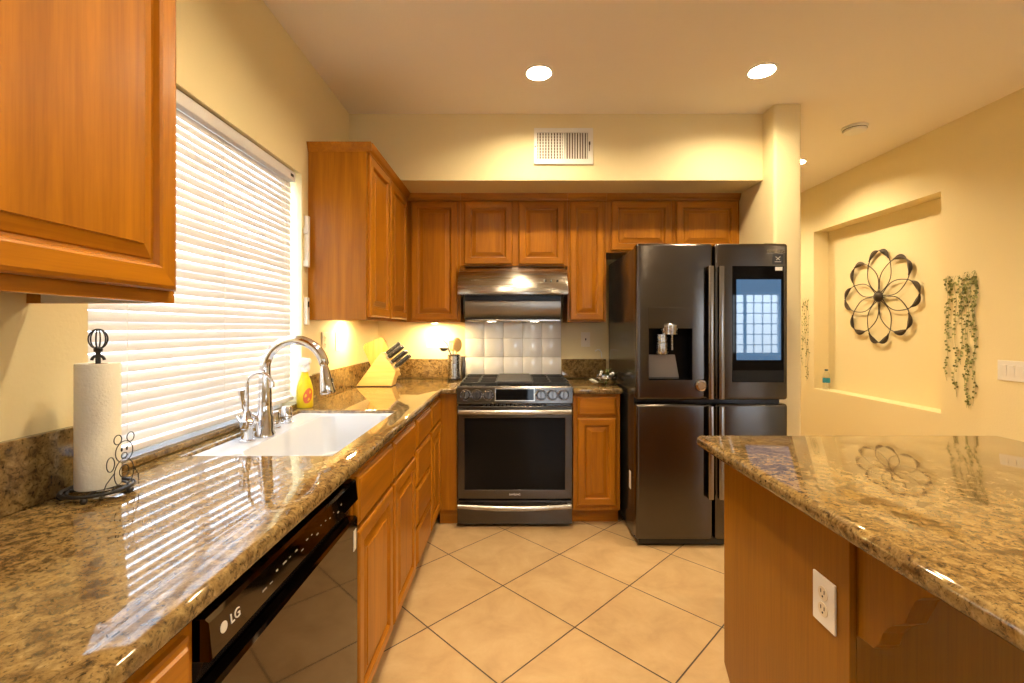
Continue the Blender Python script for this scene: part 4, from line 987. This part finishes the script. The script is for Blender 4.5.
# ------------------------------------------------------------------ niche: wall art, bottle, vines
AX, AYc, AZc = XR + ND, 3.885, 1.582
wa = thing('wall_art', 'dark metal flower wall art hanging in the niche', 'wall art', (AX, AYc, AZc))
xw = AX - 0.022; R = 0.392
def polar(al, r, w_, up=0.0): return Vector((xw - up, AYc - (r * math.sin(al) + w_ * math.cos(al)), AZc + (r * math.cos(al) - w_ * math.sin(al))))
for k in range(8):
    ab = (k + 0.5) * PI / 4
    for s_ in (-1, 1):
        # one arc of the pointed petal loop, running on along the outer scallop to the tip
        pts = [polar(ab, R * (0.08 + 0.70 * i / 16), s_ * R * 0.135 * math.sin(PI * i / 16)) for i in range(17)]
        tip = polar(ab - s_ * PI / 8, R, 0.0) if s_ > 0 else polar(ab + PI / 8, R, 0.0)
        A = pts[-1]; d = tip - A; od_ = (polar(ab, 1, 0) - polar(ab, 0, 0)).normalized()
        outer = [A + d * t_ + od_ * 0.030 * math.sin(PI * t_) for t_ in [i / 8 for i in range(1, 9)]]
        MB().tube(pts + outer, 0.0036, 7).build('petal_wire', BRONZE, wa, smooth=True)
        q = MB(); rows = []; nn = Vector((-1, 0, 0))
        path = [A + d * t_ + od_ * 0.030 * math.sin(PI * t_) for t_ in [0.16 + 0.82 * i / 10 for i in range(11)]]
        for i, p in enumerate(path):
            tg = (path[min(i + 1, 10)] - path[max(i - 1, 0)]).normalized(); sdv = tg.cross(nn)
            hw = 0.0225 * math.sin(PI * (0.02 + 0.96 * i / 10)) ** 0.9; c_ = p + nn * 0.004
            rows.append((c_ + sdv * hw, c_ + nn * 0.007, c_ - sdv * hw))
        for th in (0, 1):
            V = [q._verts([p + Vector((0.0025, 0, 0)) * th for p in row]) for row in rows]
            for a_, b_ in zip(V, V[1:]):
                q.face([a_[0], a_[1], b_[1], b_[0]]); q.face([a_[1], a_[2], b_[2], b_[1]])
        q.build('leaf', BRONZE, wa)
MB().lathe([(0.044, 0.0), (0.044, -0.008), (0.038, -0.020), (0.022, -0.030), (0, -0.033)], (xw, AYc, AZc), 0, 24).build('hub', BRONZE, wa, smooth=True)
MB().tube([(AX - 0.0005, AYc, AZc + 0.004), (xw + 0.001, AYc, AZc + 0.004)], 0.006, 8).build('mount', BRONZE, wa)

wx, wy = XR + 0.058, 4.44
wb = thing('water_bottle', 'small clear plastic water bottle with blue label on niche ledge', 'bottle', (wx, wy, NZ0))
MB().lathe([(0.0, 0.001), (0.026, 0.001), (0.031, 0.008), (0.031, 0.05), (0.029, 0.056), (0.031, 0.062), (0.031, 0.125), (0.027, 0.150), (0.013, 0.174), (0.012, 0.186), (0.0, 0.186)], (wx, wy, NZ0), 2, 24).build('bottle', BOTTLEG, wb, smooth=True)
MB().lathe([(0.0316, 0.068), (0.0316, 0.112)], (wx, wy, NZ0), 2, 24, cap=False).build('label_band', BLUEL, wb, smooth=True)
MB().lathe([(0.0145, 0.182), (0.0145, 0.198), (0, 0.198)], (wx, wy, NZ0), 2, 16).build('cap', simple('bottle_cap', (0.06, 0.12, 0.15), 0.4), wb, smooth=True)

def round_leaf(q, c, n_, r_):
    n_ = Vector(n_).normalized(); u = n_.cross(Vector((0, 0, 1))).normalized(); v = n_.cross(u)
    c = Vector(c); V = q._verts([c + (u * math.cos(a) + v * math.sin(a) * 0.85) * r_ for a in [k * PI / 4 for k in range(8)]]); m_ = q._verts([c - n_ * r_ * 0.25])[0]
    for k in range(8): q.face([V[k], V[(k + 1) % 8], m_])
def vine(label, y0, y1, zt, strands, seed):
    r = random.Random(seed)
    o = thing('hanging_vine', label, 'hanging plant', (XR, (y0 + y1) / 2, zt), 'artificial vines flanking the niche')
    q, a, b_ = MB(), MB(), MB()
    for fy_, L_, dens in strands:
        y = y1 + (y0 - y1) * fy_; ph_ = r.uniform(0, 6); pts = []
        n_ = max(6, int(L_ / 0.03))
        for i in range(n_ + 1):
            z = zt - L_ * i / n_
            pts.append((XR if i == 0 else XR - 0.008 - 0.004 * math.sin(i * 0.9 + ph_), y + 0.008 * math.sin(i * 0.6 + ph_), z))
        q.tube(pts, 0.0007, 5)
        nl = int(L_ / 0.0150 * dens)
        for i in range(nl):
            t_ = r.random(); p = pts[min(n_, int(t_ * n_))]
            s_ = r.choice((-1, 1)); d = (-0.35, s_, r.uniform(-0.9, 0.6))
            round_leaf(a if r.random() < 0.6 else b_, (p[0], p[1] + s_ * r.uniform(0.003, 0.012), p[2] + r.uniform(-0.012, 0.012)), (-1, r.uniform(-0.35, 0.35), r.uniform(-0.2, 0.5)), r.uniform(0.0055, 0.0095) * (1.15 if p[2] > zt - 0.18 else 1))
    q.build('stems', LEAF, o); a.build('foliage', LEAF, o); b_.build('foliage', LEAFP, o)
    return o
vine('green trailing vine on the wall between niche and switches', 2.945, 3.145, 1.668,
     [(0.02, 0.72, 1.0), (0.12, 0.45, 1.1), (0.22, 0.20, 1.2), (0.34, 0.82, 0.9), (0.48, 0.30, 1.2), (0.55, 0.60, 1.0), (0.66, 0.25, 1.3), (0.76, 0.88, 1.2), (0.88, 0.42, 1.2), (0.95, 0.86, 1.0), (1.0, 0.60, 0.9), (0.70, 0.88, 0.8)], 4)
vine('pale trailing vine on the wall left of the niche, beside the wall end', 4.605, 4.72, 1.62,
     [(0.1, 0.7, 0.5), (0.4, 0.45, 0.5), (0.65, 0.84, 0.5), (0.95, 0.80, 0.5)], 9)
